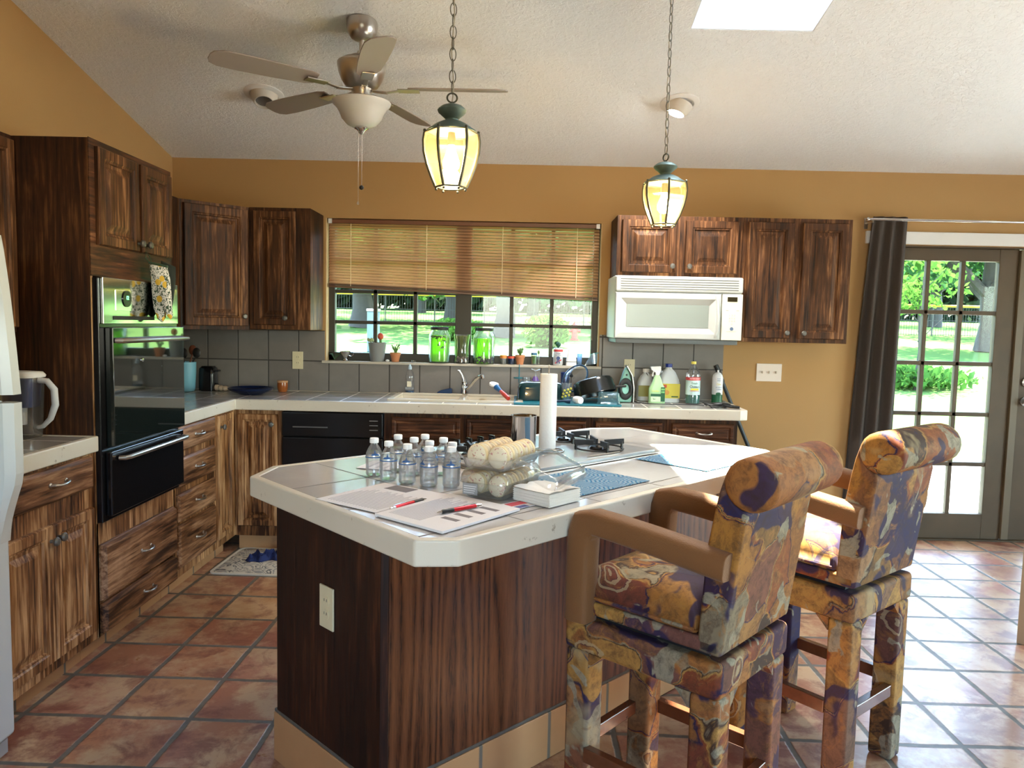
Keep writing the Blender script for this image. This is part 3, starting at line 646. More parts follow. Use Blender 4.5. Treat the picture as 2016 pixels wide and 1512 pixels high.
# ------------------------------------------------------------------ worktops
def worktop(name, label, poly, mat, hole=None, pieces=None):
    t_ = thing(name, label, 'countertop', (0,0,0)); inn = inset(poly, .028)
    MB().ring(poly, inn, .8745, CT).build('edge_trim', M_EDGE, t_, .006, False)
    b = MB()
    if pieces:
        for q in pieces: b.box(*q, .876, CT-.002)
    else: b.prism(inn, .876, CT-.002)
    b.build('tile_surface', mat, t_, smooth=False); return t_
XF, YF = -1.668, 4.48
poly = [(XL+.001, 3.716), (XF, 3.716), (XF, YF), (1.335, YF), (1.385, 4.505), (1.405, D-.001), (XL+.001, D-.001)]
SX0, SX1, SY0, SY1 = -.785, .045, 4.60, 5.03
worktop('countertop', 'grey tiled L-shaped worktop with cream edge running under the window', poly, M_TOPW, None,
        [(XL+.029, XF-.028, 3.744, D-.029), (XF-.028, SX0+.015, YF+.028, D-.029), (SX1-.015, 1.35, YF+.028, D-.029), (SX0+.015, SX1-.015, YF+.028, SY0+.015), (SX0+.015, SX1-.015, SY1-.015, D-.029)])
worktop('countertop', 'short grey tiled worktop with cream edge between refrigerator and oven cabinet', [(XL+.001, 2.372), (XF, 2.372), (XF, 3.05), (XL+.626, 3.05), (XL+.626, 3.0065), (XL+.001, 3.0065)] if False else [(XL+.001, 2.372), (XF, 2.372), (XF, 3.0065), (XL+.001, 3.0065)], M_TOPW)
IP = [(-.812,2.297), (-.219,1.654), (-.118,1.663), (.98,2.79), (1.035,2.90), (1.019,3.039), (.552,3.624), (.352,3.573), (-.799,2.466)]
worktop('island_countertop', 'large angled island top of pale glossy tiles with a chipped cream edge', IP, M_ISL)

# island body
isl = thing('kitchen_island', 'dark oak panelled kitchen island on a terracotta tile plinth', 'kitchen island', (0,0,0))
C_, L2, R2 = Vector((-.333,1.955)), Vector((-.735,2.350)), Vector((.825,3.085)); R3 = R2+(L2-C_)
q = [tuple(C_), tuple(R2), tuple(R3), tuple(L2)]
MB().prism(inset(q, .004), .165, .874).build('island_carcass', WOODD, isl, smooth=False)
ii = inset(q, -.006)
def facepanel(a, b_, nm, mat, zz=(.168,.874), off=0.0):
    a, b_ = Vector(a), Vector(b_); t_ = (b_-a).normalized(); n_ = Vector((t_.y,-t_.x)); ang = math.atan2(t_.y, t_.x); L = (b_-a).length
    return MB().box(off, L-off, -.012, -.003, zz[0], zz[1]).build(nm, mat, isl, loc=(a.x, a.y, 0), rot=(0,0,ang), smooth=False, bevel=.0015)
facepanel(C_, R2, 'seating_side_panel', WOODG); facepanel(L2, C_, 'end_panel', WOODD)
MB().box(-.012, .012, -.014, .010, .168, .874).build('corner_strip', WOODD, isl, loc=(C_.x, C_.y, 0), rot=(0,0,math.radians(0)), smooth=False, bevel=.003)
MB().prism(inset(q, -.016), .001, .160).build('plinth', M_PLINTH, isl, smooth=False, bevel=.003)
MB().prism(inset(q, -.014), .1605, .172).build('grout_cap', simple('grout', (.11,.095,.075), .9, var=.3, vs=30, bump=.4), isl, smooth=False, bevel=.003)
# ------------------------------------------------------------------ outlets and switches
def outlet(label, loc_, rz, mat, group=None, w=.072, h=.118, horiz=False):
    o = thing('wall_outlet', label, 'outlet', loc_, rz, group)
    MB().box(-w/2, w/2, -.006, 0, -h/2, h/2).build('cover_plate', mat, o, .002, False)
    for s_ in (-1, 1):
        r_ = MB().lathe([(.001,0),(.0165,0),(.0165,.002),(.001,.0022)], seg=20).build('socket', mat, o, loc=(0,-.006,s_*.0195), rot=(PI/2,0,0))
        for xx in (-.006, .006): MB().box(xx-.001, xx+.001, -.0086, -.0080, s_*.0195-.001, s_*.0195+.007).build('slot', M_SLOT, r_.parent, smooth=False)
    return o
outlet('ivory outlet plate on the grey wall tiles above the small orange jar', (-1.478, D-.008, 1.143), 0, M_IVORY)
outlet('ivory outlet plate on the grey wall tiles behind the mint iron', (.762, D-.008, 1.14), 0, M_IVORY)
tt = (L2-C_).normalized(); ang_l = math.atan2(-tt.y, -tt.x)
pl = C_+tt*.262; n_ = Vector((math.sin(ang_l), -math.cos(ang_l)))*.013
outlet('almond outlet plate on the dark end panel of the island', (pl.x+n_.x, pl.y+n_.y, .595), ang_l, M_IVORY, h=.125)
tr_ = (R2-C_).normalized(); ang_r = math.atan2(tr_.y, tr_.x); pr = C_+tr_*.78; n_ = Vector((math.sin(ang_r), -math.cos(ang_r)))*.013
outlet('white outlet plate low on the island side behind the near stool leg', (pr.x+n_.x, pr.y+n_.y, .345), ang_r, M_WHITEW)
sw = thing('light_switch', 'white triple toggle switch plate on the mustard wall', 'light switch', (1.705, D, 1.13))
MB().box(-.085, .085, -.007, -.0005, -.06, .06).build('cover_plate', simple('warm_white_plate', (.78,.70,.62), .4), sw, .003, False)
for i in (-1, 0, 1):
    MB().box(i*.046-.004, i*.046+.004, -.018, -.007, -.006, .010).build('toggle', simple('toggle_ivory', (.6,.52,.42), .4), sw, .002, False)

# ------------------------------------------------------------------ blind
bl = thing('window_blind', 'tan wooden horizontal blind half lowered over the kitchen window', 'blind', (0,0,0))
bx0, bx1 = -1.278, .538; by = D+.035
zb_l, zb_r = 1.655, 1.598
b = MB(); NS = 22
for i in range(NS):
    f_ = i/(NS-1); zl = 2.062+(zb_l+.02-2.062)*f_; zr = 2.052+(zb_r+.02-2.052)*f_
    pr_ = [(-.0085,-.0085),(-.0035,-.0040),(.0015,.0012),(.0050,.0070),(.0065,.0095),(.0052,.0098),(.0035,.0078),(.0000,.0020),(-.0048,-.0032),(-.0095,-.0080)]
    b.loft([[(x, by+dy, z+dz) for dy, dz in pr_] for x, z in ((bx0, zl), (bx1, zr))])
b.build('slats', M_BLIND, bl, smooth=False)
MB().box(bx0, bx1, by-.025, by+.02, 2.066, 2.094).build('headrail', simple('dark_headrail', (.16,.06,.025), .4), bl, .003, False)
MB().bar((bx0, by, zb_l-.008), (bx1, by, zb_r-.008), .032, .014).build('bottom_rail', simple('walnut_bottom_rail', (.14,.06,.03), .4), bl, .002, False)
MB().bar((bx0, by, zb_l+.006), (bx1, by, zb_r+.006), .026, .010).build('stacked_slats', simple('stacked_slat_brown', (.10,.045,.022), .5), bl, smooth=False)
for x in (-1.13, -.62, -.11, .39):
    f_ = (x-bx0)/(bx1-bx0); MB().tube([(x, by-.012, 2.07), (x, by-.012, zb_l+(zb_r-zb_l)*f_-.01)], .0024, 6).build('ladder_cord', simple('pale_cord', (.85,.72,.50), .8), bl)
MB().tube([(.50, by-.02, 2.07), (.503, by-.022, 1.7), (.50, by-.02, 1.45), (.507, by-.02, 1.32), (.495, by-.02, 1.35)], .0014, 6).build('pull_cord', simple('tan_cord', (.4,.3,.2), .8), bl)
for x in (bx0+.012, bx1-.012): MB().box(x-.012, x+.012, by-.028, by-.0255, 2.064, 2.096).build('headrail_bracket', M_WHITEW, bl, smooth=False)

# ------------------------------------------------------------------ curtain
ct = thing('curtain', 'dark brown curtain gathered at the left of the glass doors', 'curtain', (0,0,0))
def wavyring(x0, x1, y, amp, z, n=46, waves=5.5, th=.006, ph=0.0):
    fr_, bk = [], []
    for i in range(n+1):
        s_ = i/n; x = x0+(x1-x0)*s_; yy = y + amp*math.sin(s_*waves*2*PI+ph) + .3*amp*math.sin(s_*17+z*1.3)
        fr_.append((x, yy, z)); bk.append((x, yy+th, z))
    return fr_+bk[::-1]
rings = []
for k in range(26):
    s_ = k/25; z = 2.175-(2.175-.10)*s_
    e_ = s_**.8; rings.append(wavyring(2.325-.10*e_, 2.555-.02*s_, D-.055, .010+.012*min(1, s_*2.5), z, waves=3.2, ph=.6*s_))
MB().loft(rings).build('curtain_cloth', M_CURT, ct, ang=80)
cr = thing('curtain_rod', 'thin chrome curtain rod above the glass doors', 'curtain rod', (0,0,0))
MB().tube([(2.27, D-.10, 2.150), (3.1, D-.10, 2.150)], .0085, 12).build('rod', M_CHROME, cr)
MB().tube([(3.0, D-.10, 2.150), (4.75, D-.10, 2.150)], .0065, 12).build('inner_rod', M_CHROME, cr)
MB().ball((2.268, D-.10, 2.15), .014).build('finial', M_CHROME, cr)
for x in (2.30, 4.7): MB().box(x-.006, x+.006, D-.105, D-.001, 2.130, 2.141).box(x-.012, x+.012, D-.004, D-.001, 2.10, 2.17).build('bracket', M_BRUSHED, cr, smooth=False)

# ------------------------------------------------------------------ bar stools
def make_stool(lg=0.0, sc=1.0):
    t = thing('bar_stool', 'nearest bar stool with patterned cloth and a navy and orange rolled back', 'bar stool')
    M_ = M_FAB
    def rect(x0, x1, y0, y1, z): return [(x0,y0,z),(x1,y0,z),(x1,y1,z),(x0,y1,z)]
    for sx in (-1, 1):
        for sy in (-1, 1):
            x0, x1 = (.122, .198); y0, y1 = (.140, .218) if sy > 0 else (.165, .243)
            b = MB(); b.box(min(sx*x0, sx*x1), max(sx*x0, sx*x1), min(sy*y0, sy*y1), max(sy*y0, sy*y1), -lg/sc, .532)
            b.build('leg', M_, t, .012, seg=3)
    # apron with soft corner brackets
    b = MB(); b.box(-.203, .203, -.248, .223, .53, .622); b.build('apron', M_, t, .016, seg=3)
    for sx in (-1, 1):
        for sy in (-1, 1):
            yl = .218 if sy > 0 else .242; b = MB()
            b.prism([(sx*.126, .0), (sx*.085, .0), (sx*.126, .042)], 0, .06); b.v = [(x, sy*(yl-.002-z), .531-y) for x, y, z in b.v]
            n0 = len(b.v); c2 = MB(); c2.prism([(0, .0), (-.042, .0), (0, .042)], 0, .06); yi = (.141 if sy > 0 else .166)
            b.add([(sx*(.196-z), sy*(yi+x), .531-y) for x, y, z in c2.v], c2.f); b.build('corner_bracket', M_, t, smooth=False)
    MB().box(-.165, .165, -.20, .20, .622, .640).build('swivel_plate', M_BLACKM, t, smooth=False)
    MB().box(-.200, .200, -.244, .205, .640, .678).build('seat_box', M_, t, .010)
    b = MB(); pr = [(0,.676),(.0,.69),(.004,.72),(.020,.748),(.055,.765),(.11,.775)]
    b.loft([[(-.196+i_,-.178+i_,z),(.196-i_,-.178+i_,z),(.196-i_,.203-i_,z),(-.196+i_,.203-i_,z)] for i_, z in pr]); b.build('seat_cushion', M_, t, .022, seg=3, ang=60)
    MB().tube([(-.197,-.17,.690),(-.197,.203,.690),(.197,.203,.690),(.197,-.17,.690)], .005, 8).build('piping', M_, t)
    # back: side profile extruded across, ending in a rolled top
    pr = [(-.244,.640),(-.180,.640),(-.186,.74),(-.196,.90),(-.212,.99),(-.222,1.04),(-.236,1.085),(-.262,1.115),(-.262,1.02),(-.293,.99)]
    b = MB(); b.loft([[(x, y, z) for y, z in pr] for x in (-.200, .200)]); b.build('backrest', M_, t, .010, seg=3)
    roll = []
    for k in range(21):
        a = 2*PI*k/20; roll.append((-.303+.066*math.cos(a), 1.068+.064*math.sin(a)))
    rings = []
    for x, s_ in ((-.212,.10),(-.214,.55),(-.211,.86),(-.203,.98),(-.19,1.0),(0,1.01),(.19,1.0),(.203,.98),(.211,.86),(.214,.55),(.212,.10)):
        rings.append([(x, -.303+(y+.303)*s_, 1.068+(z-1.068)*s_) for y, z in roll[:-1]])
    b = MB().loft(rings); r_ = b.build('rolled_top', M_, t, ang=60)
    for sx in (-1, 1):
        b = MB(); pts = [(.166,.625),(.166,.70),(.165,.80),(.162,.862),(.150,.890),(.122,.902),(.05,.898),(-.08,.887),(-.20,.874),(-.262,.868)]
        rings = []
        for i, (y, z) in enumerate(pts):
            a = pts[max(0,i-1)]; c = pts[min(len(pts)-1,i+1)]; ty, tz = c[0]-a[0], c[1]-a[1]; l_ = math.hypot(ty, tz); ny, nz = tz/l_, -ty/l_
            if i == 4: ext = 1.12
            elif i < 4: ext = 1.0
            else: ext = .86
            ring = []
            for q in range(16):
                an = 2*PI*q/16; cx_, cy_ = math.cos(an), math.sin(an); se = lambda v: math.copysign(abs(v)**.55, v)
                ring.append((sx*.205+se(cx_)*.035, y+ny*se(cy_)*.040*ext, z+nz*se(cy_)*.040*ext))
            rings.append(ring)
        b.loft(rings).build('armrest', M_TAN, t, .004, ang=50)
    for sx in (-1, 1): MB().box(sx*.190-.013, sx*.190+.013, -.170, .145, .222, .264).build('stretcher', STRETCH, t, .003)
    for sy, z in ((1,.222),(-1,.205)): MB().box(-.124, .124, (.198 if sy > 0 else -.222)-.013, (.198 if sy > 0 else -.222)+.013, z, z+.040).build('stretcher', STRETCH, t, .003)
    return t
st1 = make_stool(.070, .95); st1.location = (.428, 1.956, .070); st1.rotation_euler = (0, 0, math.radians(48)); st1.scale = (.95, .95, .95)
st2 = make_stool(.021, .985); st2['label'] = 'farther bar stool with patterned cloth, its rolled back in front of the glass doors'
st2.location = (1.021, 2.526, .021); st2.rotation_euler = (0, 0, math.radians(39.5)); st2.scale = (.985, .985, .985)
for s_ in (st1, st2): s_['group'] = 'upholstered bar stools at the island'
# side table leg at the right edge
tb = thing('side_table', 'pale wooden table whose leg shows at the right edge', 'table', (2.80, 3.42, 0), PI/4)
TW = simple('pale_oak', (.42,.30,.18), .5)
for sx in (-1, 1):
    for sy in (-1, 1): MB().box(sx*.30-.025, sx*.30+.025, sy*.30-.025, sy*.30+.025, 0, .70).build('leg', TW, tb, .003)
MB().box(-.335, .335, -.335, .335, .70, .735).build('tabletop', TW, tb, .004)

# ------------------------------------------------------------------ pendant lanterns
def lantern(label, x, y, zt, rot, sc=(1,1,.85), ringax='x'):     # zt = top rim of the glass
    t = thing('pendant_lantern', label, 'pendant lamp', (x, y, zt), rot, 'lantern pendants over the island'); t.scale = sc
    prof = [(0,.092),(-.03,.096),(-.07,.094),(-.115,.084),(-.16,.069),(-.20,.053)]
    V = [[(q*math.cos(PI/3*i), q*math.sin(PI/3*i), z) for z, q in prof] for i in range(6)]
    for i in range(6):
        j = (i+1) % 6; b = MB(); n = len(prof)
        vs = [(p[0]*.985, p[1]*.985, p[2]) for p in V[i]]+[(p[0]*.985, p[1]*.985, p[2]) for p in V[j]]
        vs2 = [(p[0]*.96, p[1]*.96, p[2]) for p in vs]
        fs = [(k, k+1, n+k+1, n+k) for k in range(n-1)]; m_ = 2*n
        fs += [(m_+n+k, m_+n+k+1, m_+k+1, m_+k) for k in range(n-1)]+[(0,n,m_+n,m_),(n-1,m_+n-1,m_+2*n-1,2*n-1)]+[(k,m_+k,m_+k+1,k+1) for k in range(n-1)]+[(n+k+1,m_+n+k+1,m_+n+k,n+k) for k in range(n-1)]
        b.add(vs+vs2, fs); b.build('glass_panel', M_LGLASS, t, ang=30)
        b = MB(); b.tube(V[i], .0052, 6); b.ball((V[i][0][0], V[i][0][1], .006), .0055, seg=8, rg=5); b.ball((V[i][-1][0]*.95, V[i][-1][1]*.95, -.209), .005, seg=8, rg=5); b.build('rib', M_BRONZE, t)
    MB().tube([V[i][0] for i in range(6)], .004, 6, True).build('top_rim', M_BRONZE, t); MB().tube([V[i][-1] for i in range(6)], .004, 6, True).build('bottom_rim', M_BRONZE, t)
    MB().lathe([(.088,.001),(.086,.006),(.072,.016),(.055,.030),(.036,.040),(.026,.043)], seg=28).build('dome_cap', M_VERD, t)
    MB().lathe([(.024,.043),(.022,.050),(.030,.058),(.047,.074),(.050,.082),(.046,.088),(.034,.098),(.018,.104),(.008,.107)], seg=28).build('knob_cap', M_VERD, t)
    MB().torus((0,0,.128), .017, .0032, 20, 8, ringax).tube([(0,0,.105),(0,0,.113)], .004).build('hanging_ring', M_BRONZE, t)
    top = (ceilz(y)-zt)/sc[2]; b = MB(); n = int((top-.145)/.040); z = .145
    step = (top-.150)/n
    for k in range(n):
        b.torus((0,0,z+step*k+step*.5), .0115, .0016, 14, 5, 'x' if k % 2 else 'y', sx=1.0 if k % 2 else 1.0, sy=1.0)
    # stretch the links along z
    for i_, v_ in enumerate(b.v):
        zc = z+step*(min(n-1, int((v_[2]-z)/step)) if v_[2] > z else 0)+step*.5
    b2 = MB()
    for k in range(n):
        zc = z+step*(k+.5); ring = []
        pts = []
        for a in range(16):
            an = 2*PI*a/16; w_ = .0105*math.sin(an); h_ = step*.60*math.cos(an)
            pts.append((w_ if k % 2 else 0.25*w_, 0.25*w_ if k % 2 else w_, zc+h_))
        b2.tube(pts, .0016, 5, True)
    b2.build('chain', M_BRONZE, t)
    MB().tube([(.004*math.sin(i*1.1), .004*math.cos(i*1.3), .11+(top-.12)*i/24) for i in range(25)], .0022, 6).build('cord', simple('cream_lamp_cord', (.5,.45,.35), .6), t)
    MB().lathe([(.001,.0),(.045,.0),(.055,.012),(.055,.022),(.001,.024)], seg=24).build('ceiling_canopy', M_BRONZE, t, loc=(0,0,top-.036))
    MB().lathe([(.012,.0),(.014,-.02),(.013,-.045),(.001,-.046)], seg=14).build('lamp_socket', M_BRONZE, t)
    MB().lathe([(.012,-.046),(.014,-.062),(.022,-.085),(.029,-.108),(.028,-.125),(.018,-.140),(.001,-.146)], seg=20).build('bulb', M_BULB, t)
    l = bpy.data.lights.new('lantern_light', 'POINT'); l.energy = 4; l.color = (1,.72,.42); l.shadow_soft_size = .04
    lo = bpy.data.objects.new('lantern_light', l); COL.objects.link(lo); lo.location = (x, y, zt-.085)
lantern('glass lantern pendant with dark bronze ring, the larger nearer one left of centre', -.225, 2.50, 2.030, .12, (.94,.94,.86), 'y')
lantern('pale verdigris glass lantern pendant hanging in front of the short wall cabinet', .607, 3.25, 2.022, .52)

# ------------------------------------------------------------------ ceiling fan
fx, fy = -.753, 3.648; cz = ceilz(fy)
fan = thing('ceiling_fan', 'brushed nickel ceiling fan with five taupe blades and a white glass bowl', 'ceiling fan', (fx, fy, 0))
MB().lathe([(.001,cz+.012),(.071,cz+.012),(.072,cz-.02),(.066,cz-.05),(.050,cz-.072),(.028,cz-.082),(.001,cz-.082)], seg=32).build('canopy', M_BRUSHED, fan)
MB().lathe([(.0135,cz-.075),(.0135,2.655)], seg=16).build('downrod', M_BRUSHED, fan)
MB().lathe([(.001,2.672),(.02,2.670),(.022,2.655),(.055,2.648),(.058,2.640),(.100,2.628),(.113,2.618),(.114,2.606),(.108,2.575),(.095,2.540),(.075,2.512),(.055,2.500),(.001,2.500)], seg=40).build('motor_housing', M_BRUSHED, fan)
MB().lathe([(.001,2.501),(.050,2.500),(.046,2.478),(.046,2.440),(.001,2.438)], seg=32).build('switch_housing', M_BRUSHED, fan)
for k in range(5):
    a = math.radians(216-72*k); r0 = Matrix.Rotation(a, 4, 'Z')
    pr = []
    for s_, w_ in ((.22,.040),(.26,.055),(.40,.064),(.55,.068),(.64,.064),(.675,.045),(.685,.02)): pr.append((s_, w_))
    b = MB(); b.m = r0 @ Matrix.Rotation(math.radians(12), 4, 'X')
    outl = [(s_, w_) for s_, w_ in pr]+[(s_, -w_) for s_, w_ in pr[::-1]]
    b.prism(outl, -.003, .003); bl_ = b.build('blade', M_BLADE, fan, .0015, loc=(0,0,2.505), smooth=False)
    b = MB(); b.m = r0
    b.bar((.05,0,-.012), (.12,0,-.020), .030, .006).bar((.115,0,-.019), (.19,0,.0-.006), .022, .006).box(.17, .27, -.028, .028, -.012, -.006); b.build('blade_iron', M_BRUSHED, fan, .002, loc=(0,0,2.505), smooth=False)
MB().lathe([(.125,2.446),(.137,2.440),(.134,2.430),(.118,2.415),(.105,2.395),(.092,2.365),(.070,2.340),(.045,2.328),(.001,2.326)], seg=40).build('glass_bowl', M_FROST, fan)
MB().lathe([(.001,2.329),(.030,2.328),(.033,2.320),(.022,2.314),(.014,2.306),(.009,2.296),(.001,2.292)], seg=24).build('finial', M_CHROME, fan)
for dx, z1 in ((.004,2.055),(-.012,1.985)):
    MB().tube([(dx,-.01,2.318),(dx,-.01,z1)], .0011, 5).build('pull_chain', M_BRUSHED, fan)
MB().ball((.004,-.01,2.046), .011).build('pull_ball', M_BLACKM, fan)
MB().lathe([(.001,-.012),(.006,-.008),(.004,.0),(.001,.006)], seg=8).build('pull_crystal', M_CLEAR, fan, loc=(-.012,-.01,1.978))

# ------------------------------------------------------------------ downlights
def downlight(label, x, y, lit, tz, ty):
    th = -math.atan(MC); t = thing('downlight', label, 'recessed light', (x, y, ceilz(y)), rot=(th, 0, 0))
    MB().lathe([(.108,.0),(.108,-.004),(.100,-.008),(.078,-.010),(.074,-.002),(.074,0)], seg=36, cap=False).build('trim_ring', M_WHITEW, t)
    MB().lathe([(.075,-.001),(.073,-.018),(.062,-.045),(.050,-.062),(.047,-.062),(.047,-.040),(.001,-.039)], seg=32).build('eyeball', simple('eyeball_white', (.62,.58,.52), .5), t, rot=(ty, tz, 0))
    MB().lathe([(.001,-.041),(.0465,-.041),(.0465,-.060),(.001,-.0605)] if lit else [(.001,-.041),(.046,-.041),(.046,-.045),(.001,-.045)], seg=24).build('lamp_lens', M_LED if lit else simple('dark_lens', (.10,.09,.08), .3), t, rot=(ty, tz, 0))
    if lit:
        l = bpy.data.lights.new('downlight_beam', 'SPOT'); l.energy = 12; l.spot_size = math.radians(95); l.shadow_soft_size = .04; l.color = (1,.95,.86)
        lo = bpy.data.objects.new('downlight_beam', l); COL.objects.link(lo); lo.location = (x, y-.02, ceilz(y)-.09); lo.rotation_euler = (.2, 0, 0)
downlight('unlit round downlight left of the ceiling fan', -1.427, 4.298, False, -.15, -.25)
downlight('lit round downlight behind the right lantern chain', .869, 4.306, True, .35, .15)

# ------------------------------------------------------------------ things on the island
def wb(label, x, y, rz, i):
    t = thing('water_bottle', label, 'water bottle', (x, y, CT), rz, 'small water bottles on the island')
    pr = [(.001,0),(.018,0),(.0245,.004),(.0262,.010),(.0252,.016),(.0262,.024),(.0255,.032),(.0265,.040),(.0265,.062),(.0262,.066),(.0235,.076),(.018,.088),(.0125,.097),(.0110,.100),(.0110,.104)]
    MB().lathe(pr, seg=28).build('bottle_body', M_BOT, t)
    MB().lathe([(.001,.004),(.0235,.004),(.0245,.040),(.0245,.064),(.021,.078),(.001,.0785)], seg=24).build('water', M_WATER, t)
    MB().lathe([(.001,.104),(.0135,.104),(.0140,.106),(.0140,.117),(.0125,.119),(.001,.119)], seg=24).build('cap', M_CAPW, t)
    MB().lathe([(.0268,.0595),(.0270,.0595),(.0270,.0625),(.0268,.0625)], seg=32, cap=False).build('label_band', M_TAPE, t)
    # small blue peak emblem with a fold below the shoulder
    b = MB(); pts = [(-.9,.0),(-.55,.006),(-.3,.004),(0,.016),(.25,.006),(.6,.005),(.9,0)]
    lo_, hi_ = [], []
    for a, h in pts:
        an = -PI/2+a*.55; z = .067; rr = .0262-(h*.25); lo_.append((.0264*math.cos(an), .0264*math.sin(an), z)); hi_.append(((.0264-.0155*h/.016*.45)*math.cos(an)*1.01, (.0264-.0155*h/.016*.45)*math.sin(an)*1.01, z+h+.0006))
    n = len(pts); b.add(lo_+hi_, [(k,k+1,n+k+1,n+k) for k in range(n-1)]); b.build('label_emblem', M_TAPE, t, smooth=False)
    return t
M_WATER = thin('bottled_water', (.98,.985,.99), .03, .02, .10, (.95,.96,.98))
PB = [(-.439,2.348,'leftmost water bottle of the front row'),(-.384,2.292,'second water bottle from the left in the front row'),(-.320,2.247,'middle water bottle of the front row'),
 (-.251,2.212,'fourth water bottle of the front row, nearest the papers'),(-.185,2.212,'rightmost front water bottle beside the cookie trays'),(-.377,2.429,'rear left water bottle behind the first two of the front row'),
 (-.318,2.378,'rear water bottle behind the middle of the front row'),(-.292,2.448,'rearmost tall showing water bottle in the middle of the cluster'),(-.262,2.318,'water bottle just behind the fourth of the front row'),
 (-.226,2.388,'rear right water bottle toward the cookies'),(-.190,2.300,'water bottle directly behind the rightmost front one')]
for i, (x, y, l_) in enumerate(PB): wb('clear '+l_, x, y, i*1.7+.3 if i not in (1,2,4) else .0, i)

def sheet(name, label, cs, z, th, mat=None, **k):
    return thing(name, label, 'paper', (cs[0][0], cs[0][1], z))
def quadprism(cs, z0, z1, o): return MB().prism([(x-o[0], y-o[1]) for x, y in cs], z0, z1)
def paper(label, cs, z, th, marks, mat=M_PAPER, name='paper_sheet', mm=None):
    o = cs[0]; t = thing(name, label, 'paper', (o[0], o[1], z)); quadprism(cs, 0, th, o).build('sheet', mat, t, smooth=False)
    P = lambda u, v: ((1-u)*(1-v)*cs[0][0]+u*(1-v)*cs[1][0]+u*v*cs[2][0]+(1-u)*v*cs[3][0], (1-u)*(1-v)*cs[0][1]+u*(1-v)*cs[1][1]+u*v*cs[2][1]+(1-u)*v*cs[3][1])
    for m_, lst in marks.items():
        b = MB()
        for u0, u1, v0, v1 in lst: b.prism([(q[0]-o[0], q[1]-o[1]) for q in (P(u0,v0), P(u1,v0), P(u1,v1), P(u0,v1))], th+.0001, th+.0004)
        b.build('printed_text' if m_ != 'dark' else 'printed_photo', {'ink': M_INKL, 'dark': M_INK}[m_], t, smooth=False)
    return t
# sheet 1 (u: toward back left edge, v: across)
def lines(n, u0, u1, v0, v1, rag=.25):
    out = []
    for i in range(n):
        v = v0+(v1-v0)*i/n; out.append((u0, u1-random.random()*rag*(u1-u0), v, v+(v1-v0)/n*.35))
    return out
S1 = [(-.347,1.883), (-.186,2.105), (-.386,2.240), (-.535,2.015)]
paper('white listing sheet with a small photo, left of the red pens on the island', S1, CT+.0005, .001, {'dark': [(.78,.97,.42,.78)], 'ink': lines(18, .08, .70, .08, .92)})
S2 = [(-.161,1.706), (.018,1.941), (-.177,2.097), (-.344,1.855)]
pk = paper('open white booklet page with dark bars of print at the island corner', S2, CT+.0005, .006, {'dark': [(.28,.34,.14,.36),(.44,.50,.14,.36),(.60,.66,.13,.34),(.76,.82,.10,.34)], 'ink': lines(20, .10, .9, .45, .93, .3)}, name='booklet')
paper('brochure lying flat behind the water bottles', [(-.52,2.46), (-.487,2.60), (-.20,2.52), (-.24,2.40)], CT+.0005, .001, {'ink': lines(8, .1, .9, .1, .9)})
cd = thing('card', 'small red and blue card under the cookie tray', 'card', (.0,1.99,CT+.0005), .78)
MB().box(-.05, .05, -.032, .032, 0, .001).build('card_sheet', M_PAPER, cd, smooth=False)
MB().box(-.05, .03, -.032, -.012, .001, .0014).build('blue_band', simple('navy_print', (.05,.06,.22), .5), cd, smooth=False)
MB().box(-.01, .05, -.005, .025, .001, .0014).build('red_band', simple('red_print', (.65,.06,.08), .5), cd, smooth=False)
RED = simple('metallic_red_barrel', (.55,.02,.03), .22, .5)
def pen(label, a, b_, z, tx=None):
    a, b_ = Vector(a), Vector(b_); L = .142; d = (b_-a).normalized(); ang = math.atan2(d.y, d.x); t = thing('pen', label, 'pen', (a.x, a.y, z+.0058), ang, 'red ballpoint pens')
    R = (0, PI/2, 0)
    MB().lathe([(.0008,0),(.0015,.002),(.0035,.013),(.0040,.014)], seg=14).build('tip', M_CHROME, t, rot=R)
    MB().lathe([(.0040,.014),(.0055,.018),(.0050,.030),(.0056,.042),(.0052,.052)], seg=14).build('grip', M_BLACKM, t, rot=R)
    MB().lathe([(.0050,.052),(.0053,.054),(.0053,.120),(.0046,.124)], seg=14).build('barrel', RED, t, rot=R)
    MB().lathe([(.0046,.124),(.0046,.132),(.003,.133),(.003,.142),(.001,.1425)], seg=12).build('clicker', M_CHROME, t, rot=R)
    MB().box(.085, .128, -.0015, .0015, .0056, .0068).build('clip', M_CHROME, t, smooth=False)
    return t
pen('red pen on the left sheet with its black grip toward the bottles', (-.235,2.020), (-.312,1.904), CT+.0018)
pen('red pen on the booklet page with its black grip toward the left', (-.189,1.849), (-.086,1.942), CT+.0072)
text('HOTLINE', .007, M_PAPER, bpy.data.objects['pen.001'], (.087, 0, .0056), (0,0,0)) if False else None

